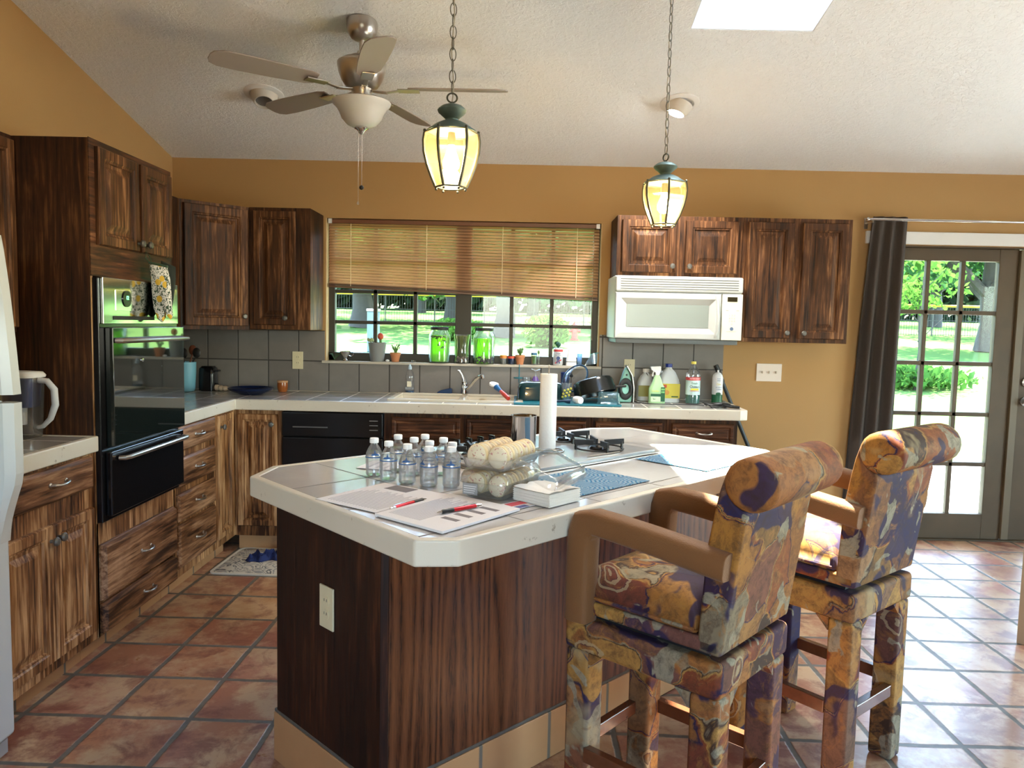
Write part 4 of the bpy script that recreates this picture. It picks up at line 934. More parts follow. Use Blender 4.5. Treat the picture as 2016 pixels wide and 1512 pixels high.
# cookie trays
ctA = math.radians(62); cc = (-.035, 2.165)
def cookie_tray(label, z, w, l, h, name='cookie_tray'):
    t = thing(name, label, 'cookie tray', (cc[0], cc[1], z), ctA-PI/2, 'clear cookie clamshells on the island')
    def rr(hw, hl, r_, z_):
        pts = []
        for cx_, cy_, a0 in ((hw-r_, hl-r_, 0), (-hw+r_, hl-r_, PI/2), (-hw+r_, -hl+r_, PI), (hw-r_, -hl+r_, 1.5*PI)):
            for k in range(5): pts.append((cx_+r_*math.cos(a0+PI/2*k/4), cy_+r_*math.sin(a0+PI/2*k/4), z_))
        return pts
    MB().loft([rr(w*.42, l*.45, .02, .001), rr(w*.46, l*.48, .022, h*.4), rr(w*.5, l*.5, .024, h), rr(w*.53, l*.52, .026, h+.001), rr(w*.53, l*.52, .026, h+.003), rr(w*.49, l*.49, .022, h+.003), rr(w*.45, l*.47, .02, h*.4), rr(w*.41, l*.44, .018, .002)]).build('tray_shell', M_CLEAR, t, ang=50)
    return t, rr
t1, rr = cookie_tray('lower clear cookie tray with a grey price sticker', CT+.0005, .145, .235, .040)
MB().loft([rr(.0765, .122, .026, .0435), rr(.0745, .120, .026, .060), rr(.067, .112, .024, .074), rr(.060, .105, .02, .0765), rr(.001, .001, .0005, .0765)], cap=False).build('tray_lid', M_CLEAR, t1, ang=50)
MB().box(-.058, -.010, -.1195, -.1185, .008, .040).build('price_sticker', simple('grey_sticker', (.30,.30,.31), .5), t1, smooth=False)
for i in range(4): MB().box(-.054, -.020+i*.002, -.1200, -.1196, .013+i*.006, .015+i*.006).build('sticker_print', M_PAPER, t1, smooth=False)
zt2 = CT+.0785
t2, rr = cookie_tray('upper open clear cookie tray stacked on the lower one', zt2, .145, .235, .030)
lid = MB().loft([rr(.075, .119, .026, 0), rr(.073, .117, .026, .016), rr(.064, .108, .022, .030), rr(.058, .102, .02, .032), rr(.056, .100, .02, .031), rr(.062, .106, .022, .028), rr(.071, .115, .026, .015), rr(.073, .117, .026, 0)], closed=False, cap=False)
lo_ = lid.build('open_lid', M_CLEAR, t2, ang=50, loc=(.150, 0, -.006), rot=(0, math.radians(22), 0))
cid = 0
def cookie(x, y, z, rad, lean, tray, label, grp):
    ca_, sa_ = math.cos(ctA-PI/2), math.sin(ctA-PI/2); wx, wy = cc[0]+x*ca_-y*sa_, cc[1]+x*sa_+y*ca_
    t = thing('frosted_cookie', label, 'cookie', (wx, wy, z), rot=(PI/2+lean, 0, ctA-PI/2), group=grp)
    MB().lathe([(.001,-.0105),(rad*.86,-.0105),(rad,-.006),(rad*1.0,0),(rad*.93,.003)], seg=24).build('cookie_base', M_COOKIE, t)
    MB().lathe([(rad*.90,.003),(rad*.90,.006),(rad*.80,.0095),(rad*.5,.0115),(rad*.2,.0135),(.001,.014)], seg=24).build('frosting', M_SPR, t)
for lev, (zz, rad, who) in enumerate(((CT+.034, .031, 'lower'), (zt2+.036, .033, 'upper'))):
    for row, xx in enumerate((-.034, .034)):
        for k in range(6):
            yy = -.082+k*.031
            side = 'left' if row == 0 else 'right'
            pos = ('front', 'second', 'third', 'fourth', 'fifth', 'rear')[k]
            cookie(xx, yy, zz, rad, -.12, None, f'cream frosted sprinkle cookie, {pos} one of the {side} row in the {who} tray', 'frosted cookies in the trays')

# napkins
nk = thing('napkin_stack', 'stack of white paper napkins beside the cookie trays', 'napkins', (.092, 2.068, CT+.0005), math.radians(47))
hw = .066; rings = []
for k in range(17):
    z = k*.0021; j = .0012*math.sin(k*2.3); rings.append([(-hw-j,-hw+j,z),(hw+j,-hw-j,z),(hw-j,hw+j,z),(-hw+j,hw-j,z)])
    rings.append([(-hw-j+.0012,-hw+j+.0012,z+.0010),(hw+j-.0012,-hw-j+.0012,z+.0010),(hw-j-.0012,hw+j-.0012,z+.0010),(-hw+j+.0012,hw-j-.0012,z+.0010)])
MB().loft(rings).build('napkins', simple('napkin_white', (.74,.71,.66), .85), nk, smooth=False, ang=20)
b = MB(); n = 14; vs = []; fs = []
for i in range(n+1):
    for j in range(n+1):
        u, v = i/n*2-1, j/n*2-1; vs.append((u*hw, v*hw, .0345+.0055*abs(math.sin(u*3.0+.4))*(.5+.5*abs(v))+.004*math.exp(-((u)/.15)**2)))
for i in range(n):
    for j in range(n): fs.append((i*(n+1)+j, (i+1)*(n+1)+j, (i+1)*(n+1)+j+1, i*(n+1)+j+1))
m_ = len(vs); vs += [(x, y, .0340) for x, y, z in vs]; fs += [tuple(m_+q for q in f[::-1]) for f in fs]
b.add(vs, fs); b.build('top_napkin', simple('napkin_top_white', (.78,.76,.72), .85), nk, ang=60)

# blue patterned mats
def mat_pat():
    m, t, out = nt('blue_medallion_print'); g = N(t); tc = g.n('ShaderNodeTexCoord'); sp = g.n('ShaderNodeSeparateXYZ'); g.l(tc.outputs['Object'], sp.inputs[0])
    fx_ = g.math('SUBTRACT', g.math('FRACT', g.math('MULTIPLY', sp.outputs[0], 7.3)), .5); fy_ = g.math('SUBTRACT', g.math('FRACT', g.math('MULTIPLY', sp.outputs[1], 7.3)), .5)
    rd = g.math('SQRT', g.math('ADD', g.math('MULTIPLY', fx_, fx_), g.math('MULTIPLY', fy_, fy_))); an = g.math('ARCTAN2', fy_, fx_)
    pet = g.math('MULTIPLY', g.math('ABSOLUTE', g.math('SINE', g.math('MULTIPLY', an, 6.0))), .035)
    rings_ = g.math('FRACT', g.math('MULTIPLY', g.math('ADD', rd, pet), 10.0))
    c = g.ramp(rings_, [(0,(.34,.44,.50)),(.16,(.02,.11,.24)),(.5,(.04,.20,.34)),(.76,(.36,.48,.54)),(.88,(.01,.06,.16))], 'CONSTANT')
    prin(g, out, c, .65, Specular_IOR_Level=.2); return m
M_MAT = mat_pat()
def counter_mat(label, cs, nm='counter_mat'):
    c = [Vector(q) for q in cs]; u = (c[1]-c[0]); ang = math.atan2(u.y, u.x); v = (c[3]-c[0]); cen = (c[0]+c[2])/2
    t = thing(nm, label, 'mat', (cen.x, cen.y, CT+.0004), ang); MB().box(-u.length/2, u.length/2, -v.length/2, v.length/2, 0, .0012).build('printed_sheet', M_MAT, t, smooth=False); return t
counter_mat('blue medallion patterned counter mat behind the napkin stack', [(.18,2.117),(.426,2.359),(.248,2.548),(.002,2.306)])
counter_mat('blue medallion patterned counter mat right of the cooktop, partly in sun', [(.641,2.532),(.80,2.69),(.613,2.919),(.454,2.761)])

# cooktop
ku = Vector((.720,.694)); ka = math.atan2(ku.y, ku.x); kf = Vector((.542,2.902))-ku*.78
ck = thing('cooktop', 'grey built-in cooktop with black knobs set in the island', 'cooktop', (kf.x, kf.y, CT), ka)
MB().box(0, .78, 0, .50, .0005, .014).build('cooktop_deck', simple('grey_cooktop_enamel', (.36,.36,.36), .14), ck, .004)
MB().box(-.012, .792, -.012, .512, .0004, .004).build('steel_rim', M_BRUSHED, ck, .001, smooth=False)
vp = MB().box(.02, .50, .41, .485, .0142, .026).build('control_strip', M_BRUSHED, ck, .003)
for i in range(9): MB().box(.03+i*.052, .065+i*.052, .468, .478, .0262, .0268).build('vent_slot', M_SLOT, vp, smooth=False)
for i in range(4):
    k_ = MB().lathe([(.001,0),(.020,0),(.019,.006),(.013,.008),(.012,.022),(.001,.023)], seg=18).build('knob', M_BLACKM, vp, loc=(.15+i*.058, .435, .0265))
    MB().box(-.004, .004, -.015, .015, .010, .028).build('knob_grip', M_BLACK, k_, .001, loc=(0, 0, 0), smooth=False)
def grate(x, y, nm='burner_grate'):
    g_ = bpy.data.objects.new(nm, None); COL.objects.link(g_); g_.parent = ck; g_.location = (x, y, .014)
    MB().torus((0,0,.006), .092, .0035, 32, 6).build('grate_ring', M_BLACKM, g_)
    b = MB()
    for k in range(4):
        a = PI/4+k*PI/2+.25; c_, s_ = math.cos(a), math.sin(a); b.bar((.022*c_,.022*s_,.026), (.100*c_,.100*s_,.030), .008, .020)
        b.bar((.092*c_,.092*s_,.0), (.092*c_,.092*s_,.03), .008, .008)
    b.build('grate_finger', M_BLACKM, g_, .001, smooth=False)
    MB().lathe([(.001,0),(.036,0),(.040,.006),(.034,.012),(.001,.014)], seg=24).build('burner_cap', M_BLACK, g_)
grate(.60, .13); grate(.66, .355); grate(.11, .30) 
MB().tube([(.42,.035,.018),(.60,.030,.018)], .0025, 6).build('rail', M_BRUSHED, ck)

# paper towel and canister
pt = thing('paper_towel_holder', 'upright white paper towel roll on a wire stand at the cooktop', 'paper towels', (.121, 2.796, CT+.0145))
MB().lathe([(.008,.012),(.031,.012),(.0315,.014),(.0315,.286),(.031,.288),(.008,.288)], seg=36).build('paper_roll', simple('towel_white', (.80,.79,.77), .9, bump=.3, bs=120), pt)
MB().torus((0,0,.003), .062, .0028, 36, 6).tube([(-.062,0,.003),(.062,0,.003)], .0022).tube([(0,0,.003),(0,0,.296)], .003).torus((0,0,.308), .013, .0018, 18, 6, 'x').build('wire_stand', M_BRUSHED, pt)
cn = thing('steel_canister', 'open mirror steel canister left of the paper towel roll', 'canister', (.030, 2.655, CT+.0145))
MB().lathe([(.001,0),(.041,0),(.044,.003),(.0455,.146),(.047,.149),(.0455,.150),(.0435,.146),(.042,.006),(.001,.005)], seg=40).build('canister_body', simple('mirror_steel', (.5,.52,.55), .08, 1), cn)

# ------------------------------------------------------------------ sink and the things round it
sk_ = thing('kitchen_sink', 'off-white double bowl sink set in the counter under the window', 'sink', (0,0,CT))
M_SINK = simple('almond_sink_enamel', (.62,.57,.47), .2)
rim_o = [(SX0,SY0),(SX1,SY0),(SX1,SY1),(SX0,SY1)]
b = MB(); xm = -.335
b.ring(rim_o, inset(rim_o, .035), -.004, .012)
b.box(xm-.02, xm+.02, SY0+.035, SY1-.035, -.004, .008).build('sink_rim', M_SINK, sk_, .004)
for x0, x1 in ((SX0+.036, xm-.021), (xm+.021, SX1-.036)):
    y0, y1 = SY0+.036, SY1-.036
    R = lambda i_, z: [(x0+i_,y0+i_,z),(x1-i_,y0+i_,z),(x1-i_,y1-i_,z),(x0+i_,y1-i_,z)]
    MB().loft([R(-.004,-.003),R(.004,-.02),R(.015,-.15),R(.05,-.175),R(.05,-.18),R(.010,-.155),R(0,-.02),R(-.006,-.006)], cap=False).build('bowl', M_SINK, sk_, .003)
    MB().box(x0+.02, x1-.02, y0+.02, y1-.02, -.182, -.176).build('bowl_floor', M_SINK, sk_, smooth=False)
fc = thing('faucet', 'chrome single lever faucet behind the sink, spout to the right', 'faucet', (-.345, 5.062, CT))
MB().box(-.115, .115, -.022, .022, 0, .008).build('base_plate', M_CHROME, fc, .006, seg=3)
MB().lathe([(.001,.008),(.024,.008),(.023,.03),(.021,.06),(.023,.075),(.020,.088),(.001,.090)], seg=24).build('faucet_body', M_CHROME, fc)
MB().tube([(.012,-.01,.035),(.05,-.06,.075),(.085,-.10,.118),(.110,-.13,.138),(.125,-.15,.138),(.128,-.153,.122)], [.013,.012,.0115,.012,.013,.012], 14).build('spout', M_CHROME, fc)
MB().tube([(0,0,.080),(-.006,0,.11),(-.018,-.004,.140),(-.034,-.008,.162),(-.045,-.010,.168)], [.018,.015,.010,.008,.006], 12).build('lever', M_CHROME, fc)
sp = thing('dish_soap_bottle', 'clear dish soap bottle with a flip top standing left of the sink', 'soap bottle', (-.712, 5.07, CT))
MB().lathe([(.001,0),(.028,0),(.031,.004),(.031,.05),(.027,.085),(.030,.11),(.024,.14),(.012,.160),(.010,.165),(.001,.165)], seg=24).build('bottle_body', M_BOT, sp)
MB().lathe([(.001,.003),(.028,.003),(.029,.022),(.001,.022)], seg=20).build('blue_soap', simple('blue_soap', (.01,.08,.20), .3), sp)
MB().lathe([(.001,.163),(.013,.163),(.013,.180),(.008,.186),(.007,.196),(.001,.197)], seg=18).build('cap', simple('pale_blue_cap', (.5,.65,.78), .4), sp)
MB().lathe([(.001,-.0305),(.017,-.0315),(.017,-.033),(.001,-.034)], seg=20).build('round_label', simple('cream_sticker', (.7,.65,.5), .5), sp, loc=(0,0,.065), rot=(-PI/2,0,0)) if False else MB().box(-.014, .014, -.0325, -.0305, .048, .085).build('round_label', simple('cream_sticker', (.7,.65,.5), .5), sp, .005)
cl = thing('dish_cloth', 'folded dark blue dish cloth beside the faucet', 'cloth', (-.46, 5.045, CT+.0005))
MB().loft([[(-.07,-.02,0),(.03,-.03,0),(.035,.025,0),(-.07,.03,0)],[(-.065,-.018,.018),(.032,-.026,.030),(.035,.022,.032),(-.06,.026,.016)],[(-.04,-.012,.030),(.030,-.020,.045),(.030,.016,.046),(-.035,.02,.030)]]).build('cloth_fold', simple('navy_cloth', (.01,.035,.10), .9), cl, .008)
br = thing('dish_brush', 'dish brush with a red handle and white head leaning in the sink', 'brush', (-.045, 4.72, CT+.016), math.radians(0))
dv = Vector((-.10, .20, .070)); dn = dv.normalized()
MB().tube([Vector((0,0,0)), dv*.25, dv*.5], [.013,.015,.012], 12).build('red_handle', simple('red_plastic', (.65,.05,.03), .3), br)
MB().tube([dv*.5, dv*.68, dv*.8], [.012,.016,.020], 12).build('blue_neck', simple('blue_plastic', (.02,.15,.45), .3), br)
b = MB(); b.m = Matrix.Translation(dv*.98) @ dn.to_track_quat('X','Z').to_matrix().to_4x4(); b.lathe([(.001,-.006),(.030,-.005),(.034,.002),(.030,.010),(.001,.012)], seg=24); b.build('brush_head', M_CAPW, br)

# drying mat with the clean dishes
TEAL = simple('dark_teal_enamel', (.006,.035,.045), .18, Coat_Weight=.6); TEALT = simple('teal_plastic_tray', (.02,.20,.28), .3)
dm = thing('drying_mat', 'teal drying mat under the clean dishes right of the sink', 'drying mat', (-.01, 4.52, CT+.0008))
MB().box(0, .645, 0, .42, 0, .006).build('mat_sheet', TEALT, dm, .002); MB().ring([(0,0),(.645,0),(.645,.42),(0,.42)], inset([(0,0),(.645,0),(.645,.42),(0,.42)], .008), .006, .012).build('mat_lip', TEALT, dm, smooth=False)
zm = CT+.0075
rp = thing('roasting_pan', 'dark teal roasting pan upside down behind the paper towel roll', 'pan', (.155, 4.80, zm))
RR = lambda hw_, hl_, r_, z_: [(cx_+r_*math.cos(a0+PI/2*k/5), cy_+r_*math.sin(a0+PI/2*k/5), z_) for cx_, cy_, a0 in ((hw_-r_, hl_-r_, 0), (-hw_+r_, hl_-r_, PI/2), (-hw_+r_, -hl_+r_, PI), (hw_-r_, -hl_+r_, 1.5*PI)) for k in range(6)]
MB().loft([RR(.148,.105,.05,.0),RR(.150,.107,.05,.006),RR(.146,.103,.05,.012),RR(.144,.101,.05,.075),RR(.136,.093,.048,.100),RR(.118,.078,.04,.112),RR(.10,.06,.03,.114)]).build('pan_shell', TEAL, rp, ang=50)
pa = thing('frying_pan', 'black pan tilted on its side among the drying dishes', 'pan', (.50, 4.74, zm+.045), rot=(math.radians(-12), math.radians(-14), 0))
MB().lathe([(.001,.098),(.10,.098),(.118,.092),(.128,.075),(.134,.004),(.136,0),(.130,.001),(.124,.07),(.11,.088),(.001,.090)], seg=40).build('pan_shell', simple('black_nonstick', (.008,.010,.010), .22), pa)
MB().bar((.13,.0,.02),(.20,.01,.01),.022,.014).build('pan_handle', M_BLACKM, pa, .004)
gl = thing('pot_lid', 'glass pot lid with a dark blue rim leaning against the pan', 'lid', (.375, 4.845, zm+.135), rot=(math.radians(35), math.radians(-50), 0))
MB().torus((0,0,0), .098, .006, 36, 8).build('blue_rim', simple('dark_blue_rim', (.01,.04,.09), .25), gl)
MB().lathe([(.097,.001),(.08,.012),(.05,.021),(.001,.026)], seg=36, cap=False).build('lid_glass', M_CLEAR, gl); MB().lathe([(.001,.026),(.008,.028),(.014,.045),(.001,.048)], seg=16).build('knob', M_BLACKM, gl)
def tumbler(nm, label, x, y, z, r0, r1, h, mt, cat='glass', group=None, stuff=None):
    t = thing(nm, label, cat, (x, y, z), 0, group)
    MB().lathe([(.001,0),(r0,0),(r1,h),(r1-.002,h),(r0-.002,.004),(.001,.004)], seg=28).build('glass_wall', mt, t)
    if stuff: stuff(t)
    return t
M_JAR = thin('clear_jar_glass', (.98,.99,.98), .05, .02, .06, (.75,.8,.8))
def flowers(t):
    M_YL = simple('yellow_flower_print', (.60,.55,.08), .5)
    for k in range(9):
        a = -PI/2+(-.9+.225*k); z = .03+.055*((k*.37) % 1); MB().ball((.0315*math.cos(a), .0315*math.sin(a), z), .008, .005, .008, 8, 5).build('flower_print', M_YL, t)
tumbler('drinking_glass', 'tall glass with yellow flower print between the towel roll and the black pan', .315, 4.70, zm, .028, .032, .115, M_JAR, stuff=flowers)
tumbler('drinking_glass', 'plain clear jar glass upside down behind the flower print glass', .245, 4.965, zm, .036, .030, .13, M_JAR)
tumbler('drinking_glass', 'clear ribbed glass behind the dark teal roasting pan at its left', .07, 4.945, zm, .030, .030, .13, M_JAR)
tumbler('drinking_glass', 'clear glass just left of the mint iron', .600, 4.935, zm, .034, .036, .13, M_JAR)
tumbler('cup', 'cobalt blue cup peeking right of the towel roll', .322, 4.965, zm+.0005, .026, .030, .165, simple('cobalt_cup', (.02,.05,.22), .3), 'cup')
wg = thing('wine_glass', 'upside down stem glass above the roasting pan with its foot up', 'wine glass', (.128, 4.945, zm))
MB().lathe([(.030,0),(.036,.03),(.034,.06),(.012,.09),(.004,.10),(.0035,.16),(.006,.172),(.030,.182),(.032,.185),(.001,.186)], seg=28).build('glass_bowl', M_JAR, wg)
pb = thing('plastic_bowl', 'purple plastic bowl behind the roasting pan', 'bowl', (.128, 5.045, CT+.001)); MB().lathe([(.055,0),(.058,.004),(.05,.06),(.03,.10),(.012,.135),(.001,.136)], seg=28).build('bowl_shell', simple('purple_plastic', (.16,.08,.38), .4), pb)
ts = thing('cup_stand', 'thin teal cup drying stand left of the dishes', 'stand', (.02, 5.04, CT+.001))
MB().lathe([(.001,0),(.032,0),(.032,.006),(.001,.007)], seg=24).build('base_disc', TEALT, ts); MB().tube([(0,0,.006),(0,0,.215)], .003).build('pole', TEALT, ts); MB().lathe([(.001,.120),(.036,.120),(.036,.127),(.001,.128)], seg=24).build('upper_disc', TEALT, ts)
bx_ = thing('food_container', 'clear blue tinted plastic box upside down at the right end of the drying mat', 'container', (.565, 4.585, zm))
M_BLUEP = thin('pale_blue_plastic', (.75,.90,.95), .08, .08, .22, (.35,.6,.7))
MB().loft([RR(.068,.05,.012,0),RR(.068,.05,.012,.006),RR(.064,.046,.012,.007),RR(.060,.043,.012,.070),RR(.054,.038,.012,.074)]).build('box_shell', M_BLUEP, bx_, ang=50)
wp = thing('salt_shaker', 'white rounded shaker lying on the drying mat in front of the black pan', 'shaker', (.375, 4.56, zm+.024), rot=(PI/2, 0, math.radians(25)))
MB().lathe([(.001,-.035),(.014,-.035),(.022,-.028),(.024,-.01),(.024,.028),(.018,.036),(.001,.037)], seg=24).build('shaker_body', M_CAPW, wp)
ky = thing('cooking_spoon', 'dark blue spoon lying across the drying mat', 'spoon', (.19, 4.56, zm+.008)); MB().tube([(0,0,0),(.10,-.01,.010),(.14,-.015,.006)], [.006,.007,.016], 8).build('spoon_handle', simple('navy_nylon', (.01,.03,.07), .3), ky)

ir = thing('clothes_iron', 'mint green iron standing on its heel right of the dishes', 'iron', (.70, 4.83, CT+.0005))
MINT = simple('mint_plastic', (.28,.62,.52), .35)
b = MB(); sh = [(-.052,0),(.036,0),(.040,.06),(.034,.13),(.018,.19),(-.002,.225),(-.014,.205),(-.028,.16),(-.045,.10),(-.056,.04)]
b.loft([[(x, y, z) for x, z in sh] for y in (-.028, .028)]); b.build('iron_body', MINT, ir, .010, seg=3)
MB().loft([[(x, y, z) for x, z in ((.042,.0),(.050,.0),(.050,.10),(.036,.18),(.004,.236),(-.006,.232),(.030,.17),(.042,.09))] for y in (-.045, .045)]).build('soleplate', M_BRUSHED, ir, .003)
MB().torus((-.004,-.029,.085), .034, .013, 24, 8, 'y', sy=1.5).build('dark_handle', M_BLACKM, ir)
MB().lathe([(.001,0),(.006,0),(.006,.004),(.001,.004)], seg=12).build('dial', M_BLACKM, ir, loc=(.0,-.0285,.175), rot=(PI/2,0,0))
MB().tube([(.03,.035,.02),(.06,-.06,.004),(.14,-.12,.004),(.28,-.13,.004),(.38,-.12,.004),(.47,-.14,.004)], .0035, 6).build('power_cord', M_BLACKM, ir)
cdl = thing('power_cord_bundle', 'bundled black cord lying at the right end of the counter', 'cord', (1.235, 4.61, CT+.0005))
b = MB(); random.seed(5)
for k in range(5):
    pts = []
    for i in range(18):
        a = 2*PI*i/18; pts.append(((.045+.01*k)*math.cos(a+k)+.0*k, .022*math.sin(a+k)*(1+.2*k)+.01*k, .004+.004*k+.003*math.sin(3*a+k)))
    b.tube(pts, .0035, 6, True)
b.build('cord_coil', M_BLACKM, cdl)
MB().tube([(.03,-.01,.018),(.07,-.012,.010),(.125,-.02,.006)], [.006,.010,.008], 8).build('plug', M_BLACKM, cdl)

# cleaning bottles
sb = thing('spray_bottle', 'green and white trigger spray bottle in front of the bleach jug', 'spray bottle', (.892, 4.79, CT+.0005))
GRN = simple('light_green_label', (.25,.62,.22), .4); DKG = simple('dark_green_print', (.01,.10,.04), .4); YEL = simple('yellow_print', (.75,.62,.05), .4)
MB().loft([RR(.050,.030,.02,0),RR(.052,.031,.02,.006),RR(.051,.030,.02,.06),RR(.050,.029,.02,.095),RR(.034,.024,.018,.125),RR(.026,.020,.016,.150),RR(.017,.016,.012,.172),RR(.013,.013,.01,.180)]).build('bottle_body', simple('milky_green_bottle', (.42,.70,.38), .35), sb, ang=50)
MB().box(-.042, .030, -.0325, -.0312, .012, .058).build('lower_label', simple('pale_label', (.60,.78,.55), .4), sb, smooth=False)
MB().box(-.043, .030, -.0332, -.0318, .046, .062).build('green_stripe', DKG, sb, smooth=False)
MB().box(.020, .046, -.0336, -.0322, .015, .105).build('window_picture', DKG, sb, smooth=False)
text('OdoBan', .0165, YEL, sb, (-.014, -.0335, .080), sx=.85); text('Eco', .010, DKG, sb, (-.02, -.0335, .030))
for i, zz in ((0,.085),(1,.068)):
    for xx in (.027, .038): MB().box(xx-.004, xx+.004, -.0345, -.0337, zz, zz+.012).build('picture_pane', GRN, sb, smooth=False)
tr_h = MB().loft([[(-.012,-.012,.178),(.012,-.012,.178),(.012,.012,.178),(-.012,.012,.178)],[(-.014,-.014,.195),(.014,-.014,.195),(.014,.014,.195),(-.014,.014,.195)],[(-.040,-.012,.212),(.022,-.012,.212),(.022,.012,.212),(-.040,.012,.212)],[(-.046,-.010,.232),(.020,-.010,.236),(.020,.010,.236),(-.046,.010,.232)]]).build('trigger_head', M_CAPW, sb, .003)
MB().tube([(-.020,0,.208),(-.028,0,.190),(-.030,0,.172)], .005, 8).build('trigger', M_CAPW, sb)
def jug(label, x, y, sx, cap, lab, w=.078, h=.21):
    t = thing('bleach_jug', label, 'jug', (x, y, CT+.0005)); WJ = simple('white_jug_plastic', (.66,.72,.76), .4)
    MB().loft([RR(w,.05,.03,0),RR(w+.002,.052,.03,.006),RR(w,.05,.03,h*.56),RR(w*.93,.048,.03,h*.66),RR(w*.60,.040,.025,h*.86),RR(w*.28,.022,.02,h*.97),RR(.020,.020,.018,h)]).build('jug_body', WJ, t, ang=50)
    MB().torus((-sx*w*.66, 0, h*.72), .030, .010, 20, 8, 'y').build('handle', WJ, t)
    MB().lathe([(.001,h),(.022,h),(.022,h+.022),(.001,h+.023)], seg=24).build('cap', cap, t)
    MB().box(-w*.96, w*.96, -.0532, -.0518, .028, h*.54).build('label', lab, t, smooth=False); return t
j1 = jug('white jug with a blue cap and yellow label behind the spray bottle', .985, 4.90, 1, simple('blue_cap', (.01,.03,.25), .35), simple('yellow_label', (.70,.60,.08), .4), .068, .225)
MB().box(-.062, -.02, -.0545, -.0535, .095, .115).build('red_print', simple('orange_red_print', (.65,.10,.04), .4), j1, smooth=False); MB().lathe([(.001,0),(.016,0),(.016,.001),(.001,.001)], seg=20).build('round_print', simple('orange_print', (.75,.35,.08), .4), j1, loc=(-.018,-.0535,.065), rot=(PI/2,0,0))
MB().box(.012, .055, -.0545, -.0535, .035, .042).build('label_print', DKG, j1, smooth=False)
j2 = jug('white jug without visible cap behind and left of the spray bottle', .853, 4.985, -1, M_CAPW, simple('amber_green_label', (.30,.28,.06), .4), .056, .185)
ob = thing('cleaner_bottle', 'tall clear bottle of green cleaner with a yellow cap', 'bottle', (1.128, 4.83, CT+.0005))
MB().lathe([(.001,0),(.044,0),(.047,.005),(.046,.05),(.044,.06),(.044,.17),(.046,.18),(.043,.198),(.026,.225),(.015,.240),(.014,.252),(.001,.252)], seg=30).build('bottle_body', M_BOT, ob)
MB().lathe([(.001,.004),(.043,.004),(.044,.055),(.001,.056)], seg=28).build('green_liquid', simple('green_cleaner', (.005,.14,.11), .15), ob)
MB().lathe([(.001,.252),(.016,.252),(.016,.268),(.001,.269)], seg=20).build('cap', simple('yellow_cap', (.80,.68,.12), .4), ob)
MB().lathe([(.0455,.058),(.0458,.058),(.0458,.168),(.0455,.168)], seg=30, cap=False).build('label', simple('pale_aqua_label', (.52,.70,.70), .4), ob)
MB().lathe([(.0462,.150),(.0464,.150),(.0464,.170),(.0462,.170)], seg=30, cap=False).build('red_band', simple('red_band', (.62,.07,.07), .4), ob)
text('Fresh', .018, DKG, ob, (0, -.0468, .132)); text('Ocean', .023, M_BLACKM, ob, (0, -.0470, .110)); MB().box(-.022, .026, -.0472, -.0460, .088, .099).build('yellow_patch', YEL, ob, smooth=False); MB().box(-.03, .03, -.0472, -.0455, .082, .085).build('red_line', simple('thin_red_line', (.6,.15,.05), .4), ob, smooth=False)
text('POWER SCENT', .0095, M_PAPER, ob, (0, -.0472, .160))
sc = thing('aerosol_can', 'white aerosol can with a dark green base at the counter end', 'spray can', (1.296, 4.875, CT+.0005))
MB().lathe([(.001,0),(.033,0),(.034,.003),(.034,.165),(.030,.182),(.018,.196),(.010,.200),(.001,.200)], seg=30).build('can_body', simple('can_white', (.72,.74,.76), .3), sc)
MB().lathe([(.0343,.004),(.0345,.004),(.0345,.058),(.0343,.058)], seg=30, cap=False).build('green_base_print', DKG, sc); MB().lathe([(.001,.199),(.006,.199),(.006,.214),(.001,.215)], seg=14).build('nozzle', M_CAPW, sc)
BLP = simple('blue_print', (.10,.18,.35), .4)
for tx_, zz, mm_ in (('PLANT', .160, BLP), ('BASED', .148, BLP), ('Clean', .125, YEL), ('MULTI SURFACE', .105, BLP), ('CLEANER', .092, BLP)): text(tx_, .0085 if zz != .125 else .014, mm_, sc, (0, -.0350, zz), sx=.62 if len(tx_) > 9 else .9)
MB().ball((.0, -.031, .062), .017, .005, .014, 10, 6).build('leaf_print', DKG, sc)
po = thing('broom_pole', 'dark grey pole leaning at the right end of the counter', 'pole', (1.845, 5.045, .002)); MB().tube([(0,0,.006),(-.512,.02,1.165)], .013, 12).build('pole_shaft', simple('dark_grey_pole', (.045,.055,.06), .45), po); MB().tube([(-.465,.018,1.06),(-.515,.02,1.172)], .0155, 12).build('pole_grip', M_BLACKM, po)

# left end of the counter
cr_ = thing('utensil_crock', 'pale blue crock of dark utensils beside the wall oven', 'crock', (-2.145, 4.90, CT+.0005))
MB().lathe([(.001,0),(.052,0),(.058,.01),(.064,.12),(.066,.19),(.063,.19),(.060,.12),(.05,.012),(.001,.012)], seg=32).build('crock_body', simple('sky_blue_ceramic', (.20,.48,.62), .4), cr_)
for a, q, mt in ((.3,.10,M_BLACKM),(1.2,.13,simple('brown_wood_spoon', (.18,.05,.02), .5)),(2.2,.09,M_BLACKM)):
    u_ = MB().tube([(.0,.0,.05),(.045*math.cos(a)+.01,.03*math.sin(a)-.01,.20),(.06*math.cos(a)+.015,.04*math.sin(a)-.01,.18+q*.5)], .005, 8); u_.ball((.06*math.cos(a)+.015,.04*math.sin(a)-.01,.20+q*.5), .026,.008,.034,12,8); u_.build('utensil', mt, cr_)
co = thing('coffee_grinder', 'small black countertop appliance in the corner beside the crock', 'appliance', (-2.035, 4.995, CT+.0005))
MB().loft([RR(.050,.05,.02,0),RR(.050,.05,.02,.10),RR(.048,.048,.02,.145),RR(.036,.036,.018,.160)]).build('appliance_body', M_BLACK, co, ang=50); MB().box(.048, .075, -.02, .02, .125, .137).build('lever', M_BLACKM, co, .003); MB().ball((.055,0,.035), .014).build('dial', M_BLACKM, co)
